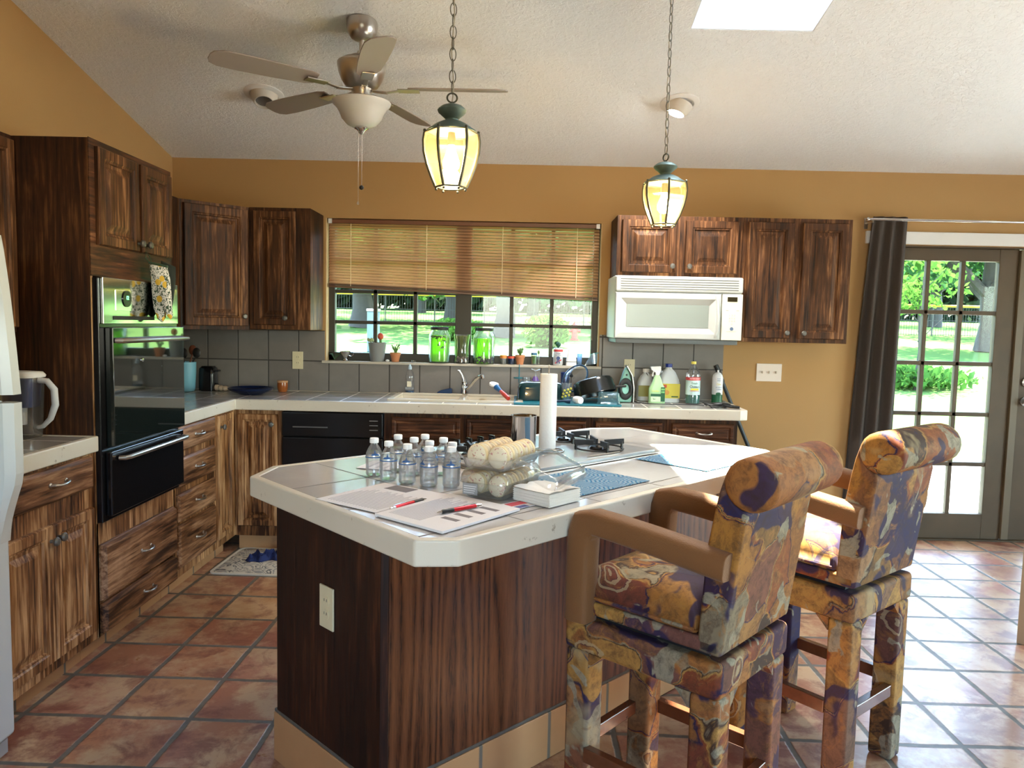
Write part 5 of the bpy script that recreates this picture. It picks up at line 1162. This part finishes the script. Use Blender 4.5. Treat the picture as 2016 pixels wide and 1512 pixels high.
ga = thing('garlic', 'pale garlic bulbs beside a black knife on the corner counter', 'garlic', (-1.93, 4.975, CT+.0005)); M_GA = simple('garlic_skin', (.55,.43,.30), .7)
MB().ball((-.045,.01,.020), .024, .022, .020).ball((-.015,0,.018), .020, .02, .018).ball((.015,-.005,.017), .019,.018,.017).tube([(.02,-.005,.02),(.045,-.005,.024)], [.006,.004], 8).build('bulb_cluster', M_GA, ga)
kn = thing('knife', 'black handled knife lying behind the garlic', 'knife', (-2.0, 5.045, CT+.006)); MB().bar((-.10,0,0),(.02,0,0),.018,.010).build('handle', M_BLACKM, kn, .003); MB().bar((.02,0,0),(.14,-.01,0),.022,.0015).build('blade', M_STEEL, kn, smooth=False)
pt_ = thing('dark_plate', 'wide navy glazed platter on the counter left of the dishwasher', 'platter', (-1.685, 4.80, CT+.0005))
MB().lathe([(.001,0),(.070,0),(.075,.004),(.125,.022),(.138,.034),(.141,.040),(.136,.042),(.120,.028),(.075,.012),(.001,.010)], seg=44).build('platter_body', simple('navy_glaze', (.008,.015,.05), .15), pt_)
jr = thing('cork_jar', 'small orange brown jar with a cork lid behind the navy platter', 'jar', (-1.545, 5.0, CT+.0005))
MB().lathe([(.001,0),(.026,0),(.033,.02),(.035,.045),(.033,.062),(.001,.062)], seg=28).build('jar_body', simple('amber_glaze', (.32,.09,.02), .2), jr); MB().lathe([(.001,.0622),(.035,.0622),(.035,.074),(.001,.076)], seg=28).build('cork_lid', simple('cork', (.55,.30,.15), .8), jr)
# pitcher on the near counter
pi_ = thing('water_filter_pitcher', 'clear filter pitcher with a blue funnel and white lid beside the refrigerator', 'pitcher', (-1.925, 2.925, CT+.0005))
MB().loft([RR(.062,.050,.03,0),RR(.065,.053,.03,.01),RR(.074,.058,.03,.235),RR(.071,.055,.03,.235),RR(.062,.05,.03,.012),RR(.059,.047,.03,.010)]).build('pitcher_body', M_CLEAR, pi_, ang=50)
MB().loft([RR(.058,.045,.028,.120),RR(.068,.052,.03,.232),RR(.060,.046,.03,.232),RR(.04,.03,.02,.13)]).build('blue_funnel', simple('cobalt_funnel', (.015,.03,.14), .3), pi_, ang=50)
MB().loft([RR(.076,.060,.03,.2355),RR(.078,.062,.03,.243),RR(.070,.054,.03,.256),RR(.03,.02,.01,.260)]).build('lid', M_CAPW, pi_, ang=50)
MB().tube([(.072,0,.225),(.105,0,.222),(.132,0,.19),(.135,0,.13),(.115,0,.075),(.085,0,.045),(.064,0,.040)], [.012,.012,.013,.013,.011,.009,.008], 12).build('handle', simple('grey_white_handle', (.60,.62,.64), .35), pi_)
MB().lathe([(.001,.05),(.02,.05),(.022,.12),(.001,.122)], seg=20).build('filter', M_CAPW, pi_)

# oven mitt hanging from a cabinet knob
def mitt_mat():
    m, t, out = nt('lemon_print_cloth'); g = N(t); c = g.coords(rnd=False); v = g.n('ShaderNodeTexVoronoi'); v.inputs['Scale'].default_value = 26; g.l(c, v.inputs['Vector'])
    f, _ = g.noise(c, 55, 2, .5, 2.0); col = g.mix(g.ramp(f, [(.53,(0,0,0)),(.545,(1,1,1))]), (.78,.76,.70), (.05,.085,.05))
    sp_ = g.n('ShaderNodeSeparateColor'); g.l(v.outputs['Color'], sp_.inputs[0]); msk = g.math('MULTIPLY', g.math('LESS_THAN', v.outputs['Distance'], .42), g.math('GREATER_THAN', sp_.outputs[0], .5))
    prin(g, out, g.mix(msk, col, (.80,.50,.06)), .85); return m
mt_ = thing('oven_mitt', 'lemon print oven mitt hanging from a cabinet knob over the oven', 'oven mitt', (-1.590, 3.425, 1.445), rot=(0, math.radians(-8), math.radians(12))); mt_.scale = (.72, 1, .92)
ol = [(-.040,.235),(.055,.210),(.060,.15),(.052,.06),(.046,.02),(.042,-.03),(.028,-.045),(.014,-.03),(.013,.0),(.006,.008),(-.004,-.035),(-.025,-.055),(-.048,-.035),(-.060,.02),(-.055,.10),(-.045,.17)]
b = MB(); rings = []
for y, s_ in ((-.020,.80),(-.016,.94),(-.006,1.0),(.006,1.0),(.016,.94),(.020,.80)): rings.append([(x*s_, y, .09+(z-.09)*(s_*.5+.5)) for x, z in ol])
b.loft(rings).build('mitt_body', mitt_mat(), mt_, ang=60)
MB().tube([(-.040,-.010,.237),(.01,-.014,.225),(.056,-.010,.211),(.056,.010,.211),(.01,.014,.225),(-.040,.010,.237)], .007, 8, True).build('green_binding', simple('dark_green_binding', (.03,.06,.03), .8), mt_)
MB().tube([(-.038,0,.236),(-.060,0,.262),(-.050,0,.292),(-.036,0,.268),(-.030,0,.238)], .0028, 6).build('hanging_loop', simple('green_loop', (.03,.06,.03), .8), mt_)
om = thing('dark_oven_mitt', 'dark green mitt hanging behind the lemon print mitt', 'oven mitt', (-1.612, 3.480, 1.46), rot=(0, math.radians(3), math.radians(18))); om.scale = (.8, 1, .9)
MB().loft([[(x*s_*.8, y, .09+(z-.09)*(s_*.5+.5)) for x, z in ol] for y, s_ in ((-.016,.82),(-.006,1),(.006,1),(.016,.82))]).build('mitt_body', simple('black_green_cloth', (.015,.022,.015), .85), om, ang=60)

# rug and the cloth on it
def rugmat():
    m, t, out = nt('grey_scroll_rug'); g = N(t); c = g.coords(rnd=False); f0, _ = g.noise(c, 9, 1.5, .4, 1.6)
    f, _ = g.noise(c, 300, 2); A_, B_, C_ = (.55,.52,.44), (.13,.13,.135), (.27,.27,.26)
    prin(g, out, g.ramp(f0, [(.0,A_),(.40,A_),(.42,C_),(.46,C_),(.47,A_),(.53,A_),(.545,B_),(.58,B_),(.59,A_),(.64,A_),(.65,C_)]), .95, 0, g.bump(f, .4, .003)); return m
rg = thing('kitchen_rug', 'cream rug with grey scrolls on the floor before the sink cabinets', 'rug', (-1.20, 4.325, .0005), math.radians(-2))
MB().loft([RR(.47,.235,.04,0),RR(.475,.24,.04,.003),RR(.47,.235,.04,.007)]).build('rug_pile', rugmat(), rg, ang=60)
MB().ring([q[:2] for q in RR(.478,.243,.04,0)], [q[:2] for q in RR(.462,.227,.03,0)], .0005, .0085).build('rug_binding', simple('cream_binding', (.62,.58,.48), .8), rg)
cw = thing('blue_rag', 'crumpled dark blue cloth lying on the rug', 'cloth', (-1.44, 4.37, .0085)); random.seed(3)
b = MB(); n = 22; vs = []
for i in range(n+1):
    for j in range(n+1):
        u, v = i/n-.5, j/n-.5; e = max(0, 1-(abs(u)*2)**4)*max(0, 1-(abs(v)*2)**4)
        h = (.030+.020*math.sin(u*23+v*9)+.018*math.sin(v*31-u*11)+.012*math.sin((u+v)*47))*e; vs.append((u*.24, v*.10+.022*math.sin(u*7)+.01*math.sin(u*19), max(.0, h*.8)+.002))
fs = [(i*(n+1)+j, (i+1)*(n+1)+j, (i+1)*(n+1)+j+1, i*(n+1)+j+1) for i in range(n) for j in range(n)]; m_ = len(vs); vs2 = [(x, y, 0) for x, y, z in vs]
b.add(vs+vs2, fs+[tuple(m_+q for q in f[::-1]) for f in fs]); b.build('cloth_folds', simple('royal_blue_rag', (.006,.016,.085), .9), cw, ang=80)

# ------------------------------------------------------------------ windowsill
ZS = 1.1455; YS = 5.155
def leafy(parent, n, r_, h, z0, mat=M_GREEN, seed=1, lw=.006, name='leaf'):
    random.seed(seed); b = MB()
    for k in range(n):
        a = 2.4*k; l_ = h*(.5+.5*random.random()); tx_, ty_ = r_*math.cos(a)*(.5+.5*random.random()), r_*math.sin(a)*(.5+.5*random.random())
        b.tube([(tx_*.15, ty_*.15, z0), (tx_*.5, ty_*.5, z0+l_*.6), (tx_, ty_, z0+l_)], [.0018, lw*.5, .001], 6); b.ball((tx_*.8, ty_*.8, z0+l_*.82), lw, lw*.6, lw*1.2, 8, 5)
    return b.build(name, mat, parent)
def pot(nm, label, x, r0, r1, h, mt, cat, y=YS, rimmed=True):
    t = thing(nm, label, cat, (x, y, ZS)); pr = [(.001,0),(r0,0),(r0+(r1-r0)*.75,h*.75)]
    pr += [(r1,h*.76),(r1,h),(r1-.004,h)] if rimmed else [(r1,h),(r1-.003,h)]
    pr += [(r1-.006,h*.86),(.001,h*.86)]; MB().lathe(pr, seg=28).build('pot_body', mt, t); MB().lathe([(.001,h*.865),(r1-.008,h*.865),(r1-.008,h*.89),(.001,h*.90)], seg=20).build('soil', simple('potting_soil', (.03,.02,.012), .95), t); return t
cp_ = thing('silver_creamer', 'small silver creamer with a handle at the left end of the sill', 'creamer', (-1.165, YS, ZS)); MB().lathe([(.001,0),(.018,0),(.016,.006),(.008,.014),(.016,.028),(.032,.045),(.038,.064),(.036,.064),(.028,.045),(.001,.03)], seg=28).build('cup_body', M_CHROME, cp_); MB().tube([(.034,0,.058),(.052,0,.060),(.056,0,.042),(.040,0,.030),(.026,0,.034)], .0028, 8).build('handle', M_CHROME, cp_)
sg = thing('dried_twigs', 'little dark dried sprig lying at the left end of the sill', 'sprig', (-1.235, YS-.01, ZS)); b = MB()
for k in range(7): b.tube([(0,0,.004),(.02*math.cos(k),.012*math.sin(k*1.3),.03+.004*k%.02),(.036*math.cos(k),.02*math.sin(k*1.3),.045+.003*(k%3))], .002, 5)
b.build('twig', M_DGREEN, sg)
gp = pot('cactus_pot', 'grey tapered metal pot holding a red grafted cactus and a small succulent', -.948, .045, .062, .128, simple('zinc_grey', (.22,.23,.23), .5), 'potted cactus', rimmed=False)
MB().tube([(.022,0,.112),(.022,0,.150)], .009, 10).build('cactus_stem', M_GREEN, gp); MB().ball((.022,0,.170), .021, .021, .024, 16, 10).build('red_cactus_ball', simple('red_cactus', (.62,.10,.05), .6, bump=.5, bs=150), gp)
b = MB()
for k in range(9): a = k*.7; b.ball((-.046+.016*math.cos(a), .014*math.sin(a), .142+.003*(k % 3)), .008, .006, .012, 8, 5)
b.tube([(-.035,0,.115),(-.046,0,.140)], .006, 8); b.build('succulent_rosette', simple('pale_succulent', (.35,.42,.20), .6), gp)
t_ = pot('succulent_pot', 'terracotta pot with a feathery green succulent between the grey pot and the big jars', -.824, .024, .037, .062, M_TERRA, 'potted plant'); leafy(t_, 16, .034, .070, .055, seed=2, lw=.0045)
t_ = pot('succulent_pot', 'terracotta pot with a rounded succulent right of the big jars', .024, .022, .034, .064, M_TERRA, 'potted plant'); leafy(t_, 12, .026, .060, .056, seed=4, lw=.0075)
sh_ = thing('seashell', 'tiny pale shell between the grey pot and the terracotta pot', 'shell', (-.873, YS-.03, ZS)); MB().ball((0,0,.008), .014, .009, .008).build('shell_body', M_CAPW, sh_)
dsh = thing('glass_dish', 'tiny clear glass dish on the sill left of the green jars', 'dish', (-.695, YS-.02, ZS)); MB().lathe([(.001,0),(.016,0),(.018,.012),(.016,.012),(.014,.003),(.001,.003)], seg=24).build('dish_wall', M_JAR, dsh)
def water_mat(name, c1, c2, tr=.75):
    m, t, out = nt(name); g = N(t); f, _ = g.noise(g.coords(), 14, 4, .6, 1.0); col = g.mix(f, c1, c2)
    a = g.n('ShaderNodeBsdfTranslucent'); g.l(col, a.inputs[0]); b_ = g.n('ShaderNodeBsdfTransparent'); g.l(col, b_.inputs[0]); mx = g.n('ShaderNodeMixShader'); mx.inputs[0].default_value = .35; g.l(a.outputs[0], mx.inputs[1]); g.l(b_.outputs[0], mx.inputs[2]); g.l(mx.outputs[0], out.inputs[0]); return m
def bigjar(label, x, dark, seed):
    t = thing('green_water_jar', label, 'jar', (x, YS-.005, ZS)); r_ = .074
    MB().lathe([(.001,0),(r_-.004,0),(r_,.006),(r_,.175),(r_-.006,.195),(.058,.210),(.055,.222),(.052,.222),(.055,.208),(r_-.010,.192),(r_-.003,.172),(r_-.003,.008),(.001,.004)], seg=36).build('jar_glass', M_JAR, t)
    MB().lathe([(.001,.006),(r_-.009,.006),(r_-.009,.170),(r_-.016,.186 if not dark else .17),(.001,.187 if not dark else .171)], seg=30).build('green_water', water_mat('algae_green_water', (.38,.85,.02), (.62,.95,.10)), t)
    MB().lathe([(.001,.2225),(.060,.2225),(.061,.226),(.061,.240),(.058,.243),(.001,.243)], seg=32).build('black_lid', M_BLACKM, t)
    random.seed(seed); b = MB(); q = r_-.0065
    P_ = lambda a, z, k=1.0: (q*k*math.cos(a), q*k*math.sin(a), z)
    if dark:
        for k in range(9):       # pale roots looping down to the gravel
            a0 = -PI/2+(-1.1+.27*k); pts = [P_(a0+.5*math.sin(i*.42+k*1.7)*(.3+.1*i/9), .165-.0135*i) for i in range(11)]; b.tube(pts, .0014, 5)
    else:
        for k in range(7):
            a0 = -PI/2+.25+.35*math.sin(k*2.1); z0 = .10+.022*(k % 4); b.tube([P_(a0, z0), P_(a0+.16*math.cos(k), z0+.014), P_(a0+.34*math.cos(k), z0+.010+.012*math.sin(k))], .0022, 5); b.ball(P_(a0+.34*math.cos(k), z0+.011+.012*math.sin(k)), .010, .0025, .0045, 8, 5)
        for k in range(12): a = -PI/2+(-1.0+.17*k); b.ball(P_(a, .176+.005*math.sin(k*2.2), .90), .009, .004, .006, 7, 4)
    b.build('pond_plant', M_DGREEN if not dark else simple('olive_root', (.10,.16,.02), .6), t)
    if dark:
        b = MB()
        for k in range(150):
            a = random.random()*6.3; front = .014*abs(math.sin(a*2.5)); b.ball((.0650*math.cos(a), .0650*math.sin(a), .010+random.random()*(.022+front)), .0075, seg=7, rg=4)
        b.build('black_gravel', M_BLACKM, t)
    else: MB().lathe([(.001,.0048),(r_-.0065,.0048),(r_-.0065,.011),(.001,.011)], seg=28).build('dark_sediment', M_DGREEN, t)
    return t
bigjar('large jar of bright green water with a black lid, left of the hourglass vase', -.525, False, 3)
bigjar('large jar of green water with roots and black gravel, right of the hourglass vase', -.223, True, 8)
hv = thing('hourglass_vase', 'hourglass shaped glass vase of brown water plants between the two green jars', 'vase', (-.372, YS-.005, ZS))
MB().lathe([(.001,0),(.056,0),(.057,.006),(.048,.05),(.044,.10),(.048,.15),(.056,.196),(.0545,.196),(.0465,.15),(.0425,.10),(.046,.05),(.054,.01),(.001,.008)], seg=32).build('vase_glass', M_JAR, hv)
MB().lathe([(.001,.05),(.039,.05),(.0355,.10),(.039,.15),(.046,.185),(.001,.188)], seg=28).build('plant_water', water_mat('murky_olive_water', (.50,.52,.14), (.62,.56,.20)), hv)
b = MB(); random.seed(6)
for k in range(110): a = random.random()*6.3; q = .046*(.75+.25*random.random()); b.ball((q*math.cos(a), q*math.sin(a), .014+random.random()*.030), .006, seg=6, rg=4)
b.build('pebbles', ramp_mat('mixed_pebbles', [(0,(.08,.06,.05)),(.5,(.25,.16,.12)),(.6,(.45,.42,.38))], 60), hv)
b = MB()
for k in range(22): a = k*2*PI/22; w_ = .25*math.sin(k*1.9); b.tube([(.0425*math.cos(a), .0425*math.sin(a), .045), (.0385*math.cos(a+w_), .0385*math.sin(a+w_), .10), (.0425*math.cos(a+w_*1.6), .0425*math.sin(a+w_*1.6), .15), (.047*math.cos(a+w_), .047*math.sin(a+w_), .182)], .0015, 5)
b.build('water_weed', M_DGREEN, hv)
t_ = tumbler('candle_glass', 'small glass with an orange top standing left of the blue and red glass', -.089, YS, ZS, .022, .023, .060, M_JAR, 'candle'); MB().lathe([(.0235,.040),(.0240,.040),(.0242,.060),(.0235,.060)], seg=24, cap=False).build('orange_band', simple('orange_band', (.70,.25,.04), .4), t_)
t_ = tumbler('candle_glass', 'small dark blue glass with a red band touching the right terracotta pot', -.036, YS, ZS, .022, .023, .058, thin('blue_candle_glass', (.2,.35,.6), .1, .05, .3, (.03,.08,.2)), 'candle'); MB().lathe([(.0235,.040),(.0240,.040),(.0240,.056),(.0235,.056)], seg=24, cap=False).build('red_band', simple('red_foil', (.6,.08,.03), .4), t_)
t_ = tumbler('spice_jar', 'little jar of green leaves with a blue lid right of the terracotta pot', .119, YS, ZS, .019, .020, .066, M_JAR, 'jar'); MB().lathe([(.001,.008),(.017,.008),(.018,.060),(.001,.060)], seg=20).build('green_herbs', simple('dried_green_herbs', (.10,.28,.06), .8), t_); MB().lathe([(.001,.0665),(.021,.0665),(.021,.082),(.001,.083)], seg=22).build('blue_lid', simple('teal_blue_lid', (.02,.12,.25), .4), t_)
t_ = tumbler('bud_vase', 'slim bud vase with a green sprig beside the blue lidded jar', .150, YS+.02, ZS, .010, .011, .060, M_JAR, 'vase'); MB().tube([(0,0,.01),(0,0,.085)], .002, 6).ball((0,0,.085), .008, .006, .014, 8, 5).build('green_sprig', M_GREEN, t_)
bc = thing('beer_can_planter', 'white beer can with a blue ribbon mark and a leafy top', 'can', (.281, YS-.01, ZS))
MB().lathe([(.001,0),(.027,0),(.033,.008),(.033,.108),(.028,.118),(.001,.118)], seg=30).build('can_body', simple('beer_can_white', (.62,.63,.66), .3), bc)
NV = simple('navy_ribbon', (.015,.04,.16), .4); RD = simple('can_red', (.55,.04,.05), .4)
MB().lathe([(.0332,.094),(.0334,.094),(.0334,.108),(.0332,.108)], seg=30, cap=False).build('red_rim_band', RD, bc)
text('Pabst', .015, NV, bc, (0,-.0340,.083), sx=.9); text('Blue Ribbon', .008, NV, bc, (0,-.0340,.071))
rb_ = MB(); rb_.lathe([(.001,0),(.013,0),(.013,.001),(.001,.001)], seg=16); rb_.build('ribbon_rosette', NV, bc, loc=(0,-.0332,.050), rot=(PI/2,0,0))
for s_ in (-1, 1): MB().prism([(0,0),(s_*.006,0),(s_*.013,-.026),(s_*.004,-.028)] , 0, .001).build('ribbon_tail', NV, bc, loc=(0,-.0335,.042), rot=(PI/2,0,0), smooth=False)
MB().prism([(-.022,.0),(-.004,.012),(.022,.024),(.022,.016),(.0,.004),(-.018,-.008)], 0, .0008).build('red_sash', RD, bc, loc=(0,-.0330,.020), rot=(PI/2,0,0), smooth=False)
leafy(bc, 14, .018, .045, .115, simple('blue_green_rosette', (.02,.10,.07), .6), 9, .008, 'leaf_tuft')
wc = thing('soap_dispenser', 'white tapered plastic dispenser with a grey line beside the beer can', 'dispenser', (.372, YS, ZS)); MB().loft([RR(.036,.025,.012,0),RR(.034,.024,.012,.04),RR(.026,.02,.01,.09),RR(.018,.014,.008,.125),RR(.012,.008,.004,.135)]).build('dispenser_body', M_CAPW, wc, ang=50); MB().ring([q[:2] for q in RR(.0365,.0255,.012,0)], [q[:2] for q in RR(.034,.023,.012,0)], .026, .029).build('grey_line', M_SLOT, wc)
tumbler('paper_cup', 'pale blue translucent cup beside the plastic bag', .428, YS, ZS, .014, .018, .082, thin('pale_blue_cup', (.75,.88,1), .05, .1, .45, (.5,.7,.9)), 'cup')
zb = thing('plastic_bag', 'clear zip bag with a blue edge slumped at the right end of the sill', 'bag', (.495, YS-.03, ZS))
b = MB(); n = 8; vs = []
for i in range(n+1):
    for j in range(n+1): u, v = i/n, j/n; vs.append((-.035+.085*u+.04*v, .012*math.sin(u*7+v*4), .002+v*.075+.018*u*(1-v)+.012*v*math.sin(u*5)))
fs = [(i*(n+1)+j, (i+1)*(n+1)+j, (i+1)*(n+1)+j+1, i*(n+1)+j+1) for i in range(n) for j in range(n)]; m_ = len(vs); b.add(vs+[(x, y+.004, z) for x, y, z in vs], fs+[tuple(m_+q for q in f[::-1]) for f in fs]); b.build('bag_film', thin('bag_film', (.92,.96,.98), .15, .08, .25, (.6,.75,.8)), zb, ang=80)
MB().tube([(.005,.0,.080),(.035,.004,.088),(.090,.004,.096)], .003, 6).build('blue_zip_edge', simple('teal_zip', (.1,.42,.45), .5), zb)

# ------------------------------------------------------------------ outside
def gz(y): return -.12+.033*(y-5.3)
def grass():
    m, t, out = nt('lawn_grass'); g = N(t); geo = g.n('ShaderNodeNewGeometry'); f, _ = g.noise(geo.outputs['Position'], .35, 6, .65); f2, _ = g.noise(geo.outputs['Position'], 14, 5, .7)
    c = g.mix(f, (.04,.095,.022), (.08,.15,.040)); prin(g, out, g.mix(f2, c, (.11,.17,.055)), .9, 0, g.bump(f2, .6, .03), Specular_IOR_Level=0.0); return m
b = MB(); ys = [5.3, 9, 14, 22, 34, 60, 110]
for i in range(6): b.loft([[(-70,yq,gz(yq)-.05),(90,yq,gz(yq)-.05),(90,yq,gz(yq)),(-70,yq,gz(yq))] for yq in (ys[i], ys[i+1])])
o = b.build('lawn_ground', grass(), smooth=False); struct(o)
struct(MB().box(2.1, 13, 5.31, 10.2, -.25, .0-.02).box(5.78, 16, -6, 5.31, -.25, -.02).build('patio_and_bounce_ground', simple('pale_concrete', (.55,.53,.48), .85, var=.08, vs=3), smooth=False))  # side paving is unseen, added to bounce sunlight up to the ceiling
struct(MB().box(-4, 7, D+.161, D+.95, 2.36, 2.42).build('sun_block_eave', M_WHITEW, smooth=False))  # unseen roof eave, added to keep direct sun off the blind
M_BARK = simple('grey_brown_bark', (.035,.030,.026), .9, var=.3, vs=6); 
def leafmat(name, c):
    m, t, out = nt(name); g = N(t); f, _ = g.noise(g.coords(), 3, 3); col = g.mix(f, tuple(q*.6 for q in c), tuple(q*1.4 for q in c))
    a = g.n('ShaderNodeBsdfDiffuse'); g.l(col, a.inputs[0]); b_ = g.n('ShaderNodeBsdfTranslucent'); g.l(col, b_.inputs[0]); mx = g.n('ShaderNodeMixShader'); mx.inputs[0].default_value = .4; g.l(a.outputs[0], mx.inputs[1]); g.l(b_.outputs[0], mx.inputs[2]); g.l(mx.outputs[0], out.inputs[0]); return m
LEAF = [leafmat('mid_green_leaves', (.045,.115,.022)), leafmat('bright_green_leaves', (.07,.15,.025)), leafmat('blue_green_leaves', (.035,.095,.035))]
def crownmesh(blobs, n, s_, seed):
    random.seed(seed); b = MB()
    for k in range(n):
        c = random.choice(blobs); d = Vector((random.gauss(0,1), random.gauss(0,1), random.gauss(0,1))).normalized()*(random.random()**.4); p_ = Vector(c[:3])+Vector((d.x*c[3], d.y*c[3], d.z*c[4]))
        a = Vector((random.gauss(0,1), random.gauss(0,1), random.gauss(0,1))).normalized(); u = a.orthogonal().normalized(); v = a.cross(u); q = s_*(.6+.8*random.random())
        b.add([tuple(p_-u*q), tuple(p_-v*q*.5), tuple(p_+u*q), tuple(p_+v*q*.5)], [(0,1,2,3)])
    return b
def tree(label, x, y, h, r_, seed, mi, n=2600, trunk=.22, ls=.22, low=.35, group=None, nm='tree'):
    t = thing(nm, label, 'tree', (x, y, gz(y)), 0, group); random.seed(seed)
    b = MB(); fk = h*low; b.tube([(0,0,0),(.1,0,fk*.5),(0,.05,fk),(.1,.1,h*.7)], [trunk*1.25, trunk, trunk*.85, trunk*.3], 10)
    for k in range(5): a = k*1.3+seed; b.tube([(0,.03,fk*(.8+.08*k)), (r_*.35*math.cos(a), r_*.35*math.sin(a), fk+h*.18), (r_*.7*math.cos(a), r_*.7*math.sin(a), fk+h*.36)], [trunk*.5, trunk*.32, trunk*.1], 7)
    b.build('trunk', M_BARK, t)
    bl = [(random.uniform(-.6,.6)*r_, random.uniform(-.6,.6)*r_, h*random.uniform(.34,.80), r_*random.uniform(.45,.65), h*random.uniform(.16,.24)) for k in range(12)]
    o = crownmesh(bl, n, ls, seed).build('crown', LEAF[mi], t, smooth=False); o['kind'] = 'stuff'; return t
G_ = 'trees beyond the lawn'
for a in (('broad tree with a thick trunk outside the left window panes', -8.2, 40, 9, 5.5, 1, 0, .55),
          ('forked tree seen through the right sash of the kitchen window', -.6, 33, 9, 5.0, 2, 2, .42),
          ('tree behind the fence outside the middle window panes', -4.6, 52, 11, 6.5, 3, 1, .4),
          ('slim tree outside the far right window panes', 4.6, 44, 10, 5.0, 4, 0, .3),
          ('tall tree beyond the fence at the far left of the view', -16, 56, 13, 8, 5, 1, .5),
          ('wide tree past the fence between window and glass doors', 10.5, 58, 13, 8, 6, 0, .5),
          ('dense tree filling the upper panes of the glass doors', 18.5, 30, 10, 6.5, 7, 0, .4),
          ('tree right of the glass door view beyond the fence', 28, 40, 12, 8, 8, 2, .5),
          ('distant tree behind the forked tree', 1.5, 76, 14, 9, 9, 1, .5), ('far dark tree between the broad tree and the middle tree', -10, 78, 14, 9, 14, 2, .5), ('far tree right of the distant one', 14, 84, 15, 9, 15, 0, .5),
          ('far green tree at the right of the doors', 36, 66, 14, 10, 16, 1, .5), ('farthest left tree on the horizon', -34, 82, 15, 11, 17, 0, .5), ('far tree behind the door tree', 27, 74, 14, 9, 18, 0, .5)):
    tree(a[0], a[1], a[2], a[3], a[4], a[5], a[6], trunk=a[7], n=5200, ls=.30, low=.22)
def shrub(label, x, y, r_, h, seed, mi, n=900, s_=.09, nm='shrub'):
    t = thing(nm, label, 'shrub', (x, y, gz(y))); bl = [(random.uniform(-.3,.3)*r_, random.uniform(-.3,.3)*r_, h*.5, r_*.7, h*.5) for k in range(5)]
    MB().tube([(0,0,0),(0,0,h*.5)], .03, 6).build('stem', M_BARK, t); o = crownmesh(bl, n, s_, seed).build('foliage', LEAF[mi], t, smooth=False); o['kind'] = 'stuff'; return t
shrub('rounded yellow green bush on the lawn in the right sash', 1.0, 27, .95, 1.15, 11, 1, 2600, .10)
shrub('low bush near the middle of the window view', -2.4, 30, 1.1, .9, 12, 1, 2000, .10)
shrub('low planting bed outside the glass doors', 8.6, 16.5, 1.6, .45, 13, 0, 1600, .10)
sp2 = thing('sapling', 'thin sapling on the lawn outside the glass doors', 'tree', (8.3, 15.8, gz(15.8)))
MB().tube([(0,0,0),(.06,0,.8),(.0,0,1.6),(.08,.05,2.5)], [.045,.035,.025,.01], 8).build('trunk', M_BARK, sp2); b = MB(); random.seed(2)
for k in range(6): a = k*1.1; b.tube([(0,0,1.0+.2*k),(.5*math.cos(a),.4*math.sin(a),1.5+.2*k)], [.012,.004], 5)
b.build('branch', M_BARK, sp2); o = crownmesh([(.1,0,2.3,.9,.7),(-.3,.1,1.9,.7,.4)], 420, .09, 21).build('leaves', LEAF[1], sp2, smooth=False); o['kind'] = 'stuff'
ff = thing('ball_field_fence', 'dark mesh fence with a yellow top rail crossing beyond the lawn', 'fence', (0, 46, gz(46)))
b = MB()
for i in range(420): x = -26+i*.16; b.box(x-.008, x+.008, -.008, .008, 0, 1.72)
for z in (.05, .9, 1.70): b.box(-26, 41, -.012, .012, z, z+.03)
b.build('mesh_panel', simple('dark_fence_wire', (.03,.035,.035), .6), ff, smooth=False)
MB().tube([(-26,0,1.80),(41,0,1.80)], .075, 8).build('yellow_rail', simple('yellow_fence_cap', (.75,.48,.04), .5), ff)
for i in range(23): MB().tube([(-26+i*3.0,.05,0),(-26+i*3.0,.05,1.95)], .04, 6).build('fence_post', simple('fence_post_grey', (.06,.06,.06), .6), ff)
tl = thing('treeline', 'continuous line of distant green trees along the horizon', 'treeline', (0, 96, gz(96)))
tl['kind'] = 'stuff'; random.seed(31)
o = crownmesh([(random.uniform(-75, 95), random.uniform(-4, 4), random.uniform(-.5, 10), random.uniform(4, 7), random.uniform(2, 3.5)) for k in range(200)], 42000, .75, 44).build('crown', leafmat('far_green_leaves', (.024,.042,.020)), tl, smooth=False); o['kind'] = 'stuff'
hy = thing('fire_hydrant', 'red fire hydrant on the grass seen through the right window panes', 'hydrant', (2.42, 32, gz(32)))
RH = simple('hydrant_red', (.30,.018,.010), .5)
MB().lathe([(.001,0),(.20,0),(.20,.05),(.13,.07),(.13,.48),(.16,.50),(.16,.54),(.13,.56),(.12,.64),(.07,.72),(.03,.75),(.03,.80),(.001,.80)], seg=20).build('hydrant_body', RH, hy)
for a in (0, PI, -PI/2): MB().lathe([(.001,.10),(.06,.10),(.06,.20),(.075,.20),(.075,.24),(.001,.24)], seg=14).build('outlet_cap', RH, hy, loc=(0,0,.40), rot=(0, PI/2, a))
ub = thing('utility_box', 'blue grey utility pedestal on the lawn at the left of the window view', 'utility box', (-4.35, 23, gz(23)))
MB().box(-.17, .17, -.15, .15, 0, 1.22).build('cabinet', simple('blue_grey_metal', (.06,.085,.12), .5), ub, .03, seg=3); MB().box(-.19, .19, -.17, .17, 1.221, 1.30).build('lid', simple('pale_metal_lid', (.2,.17,.17), .5), ub, .02)
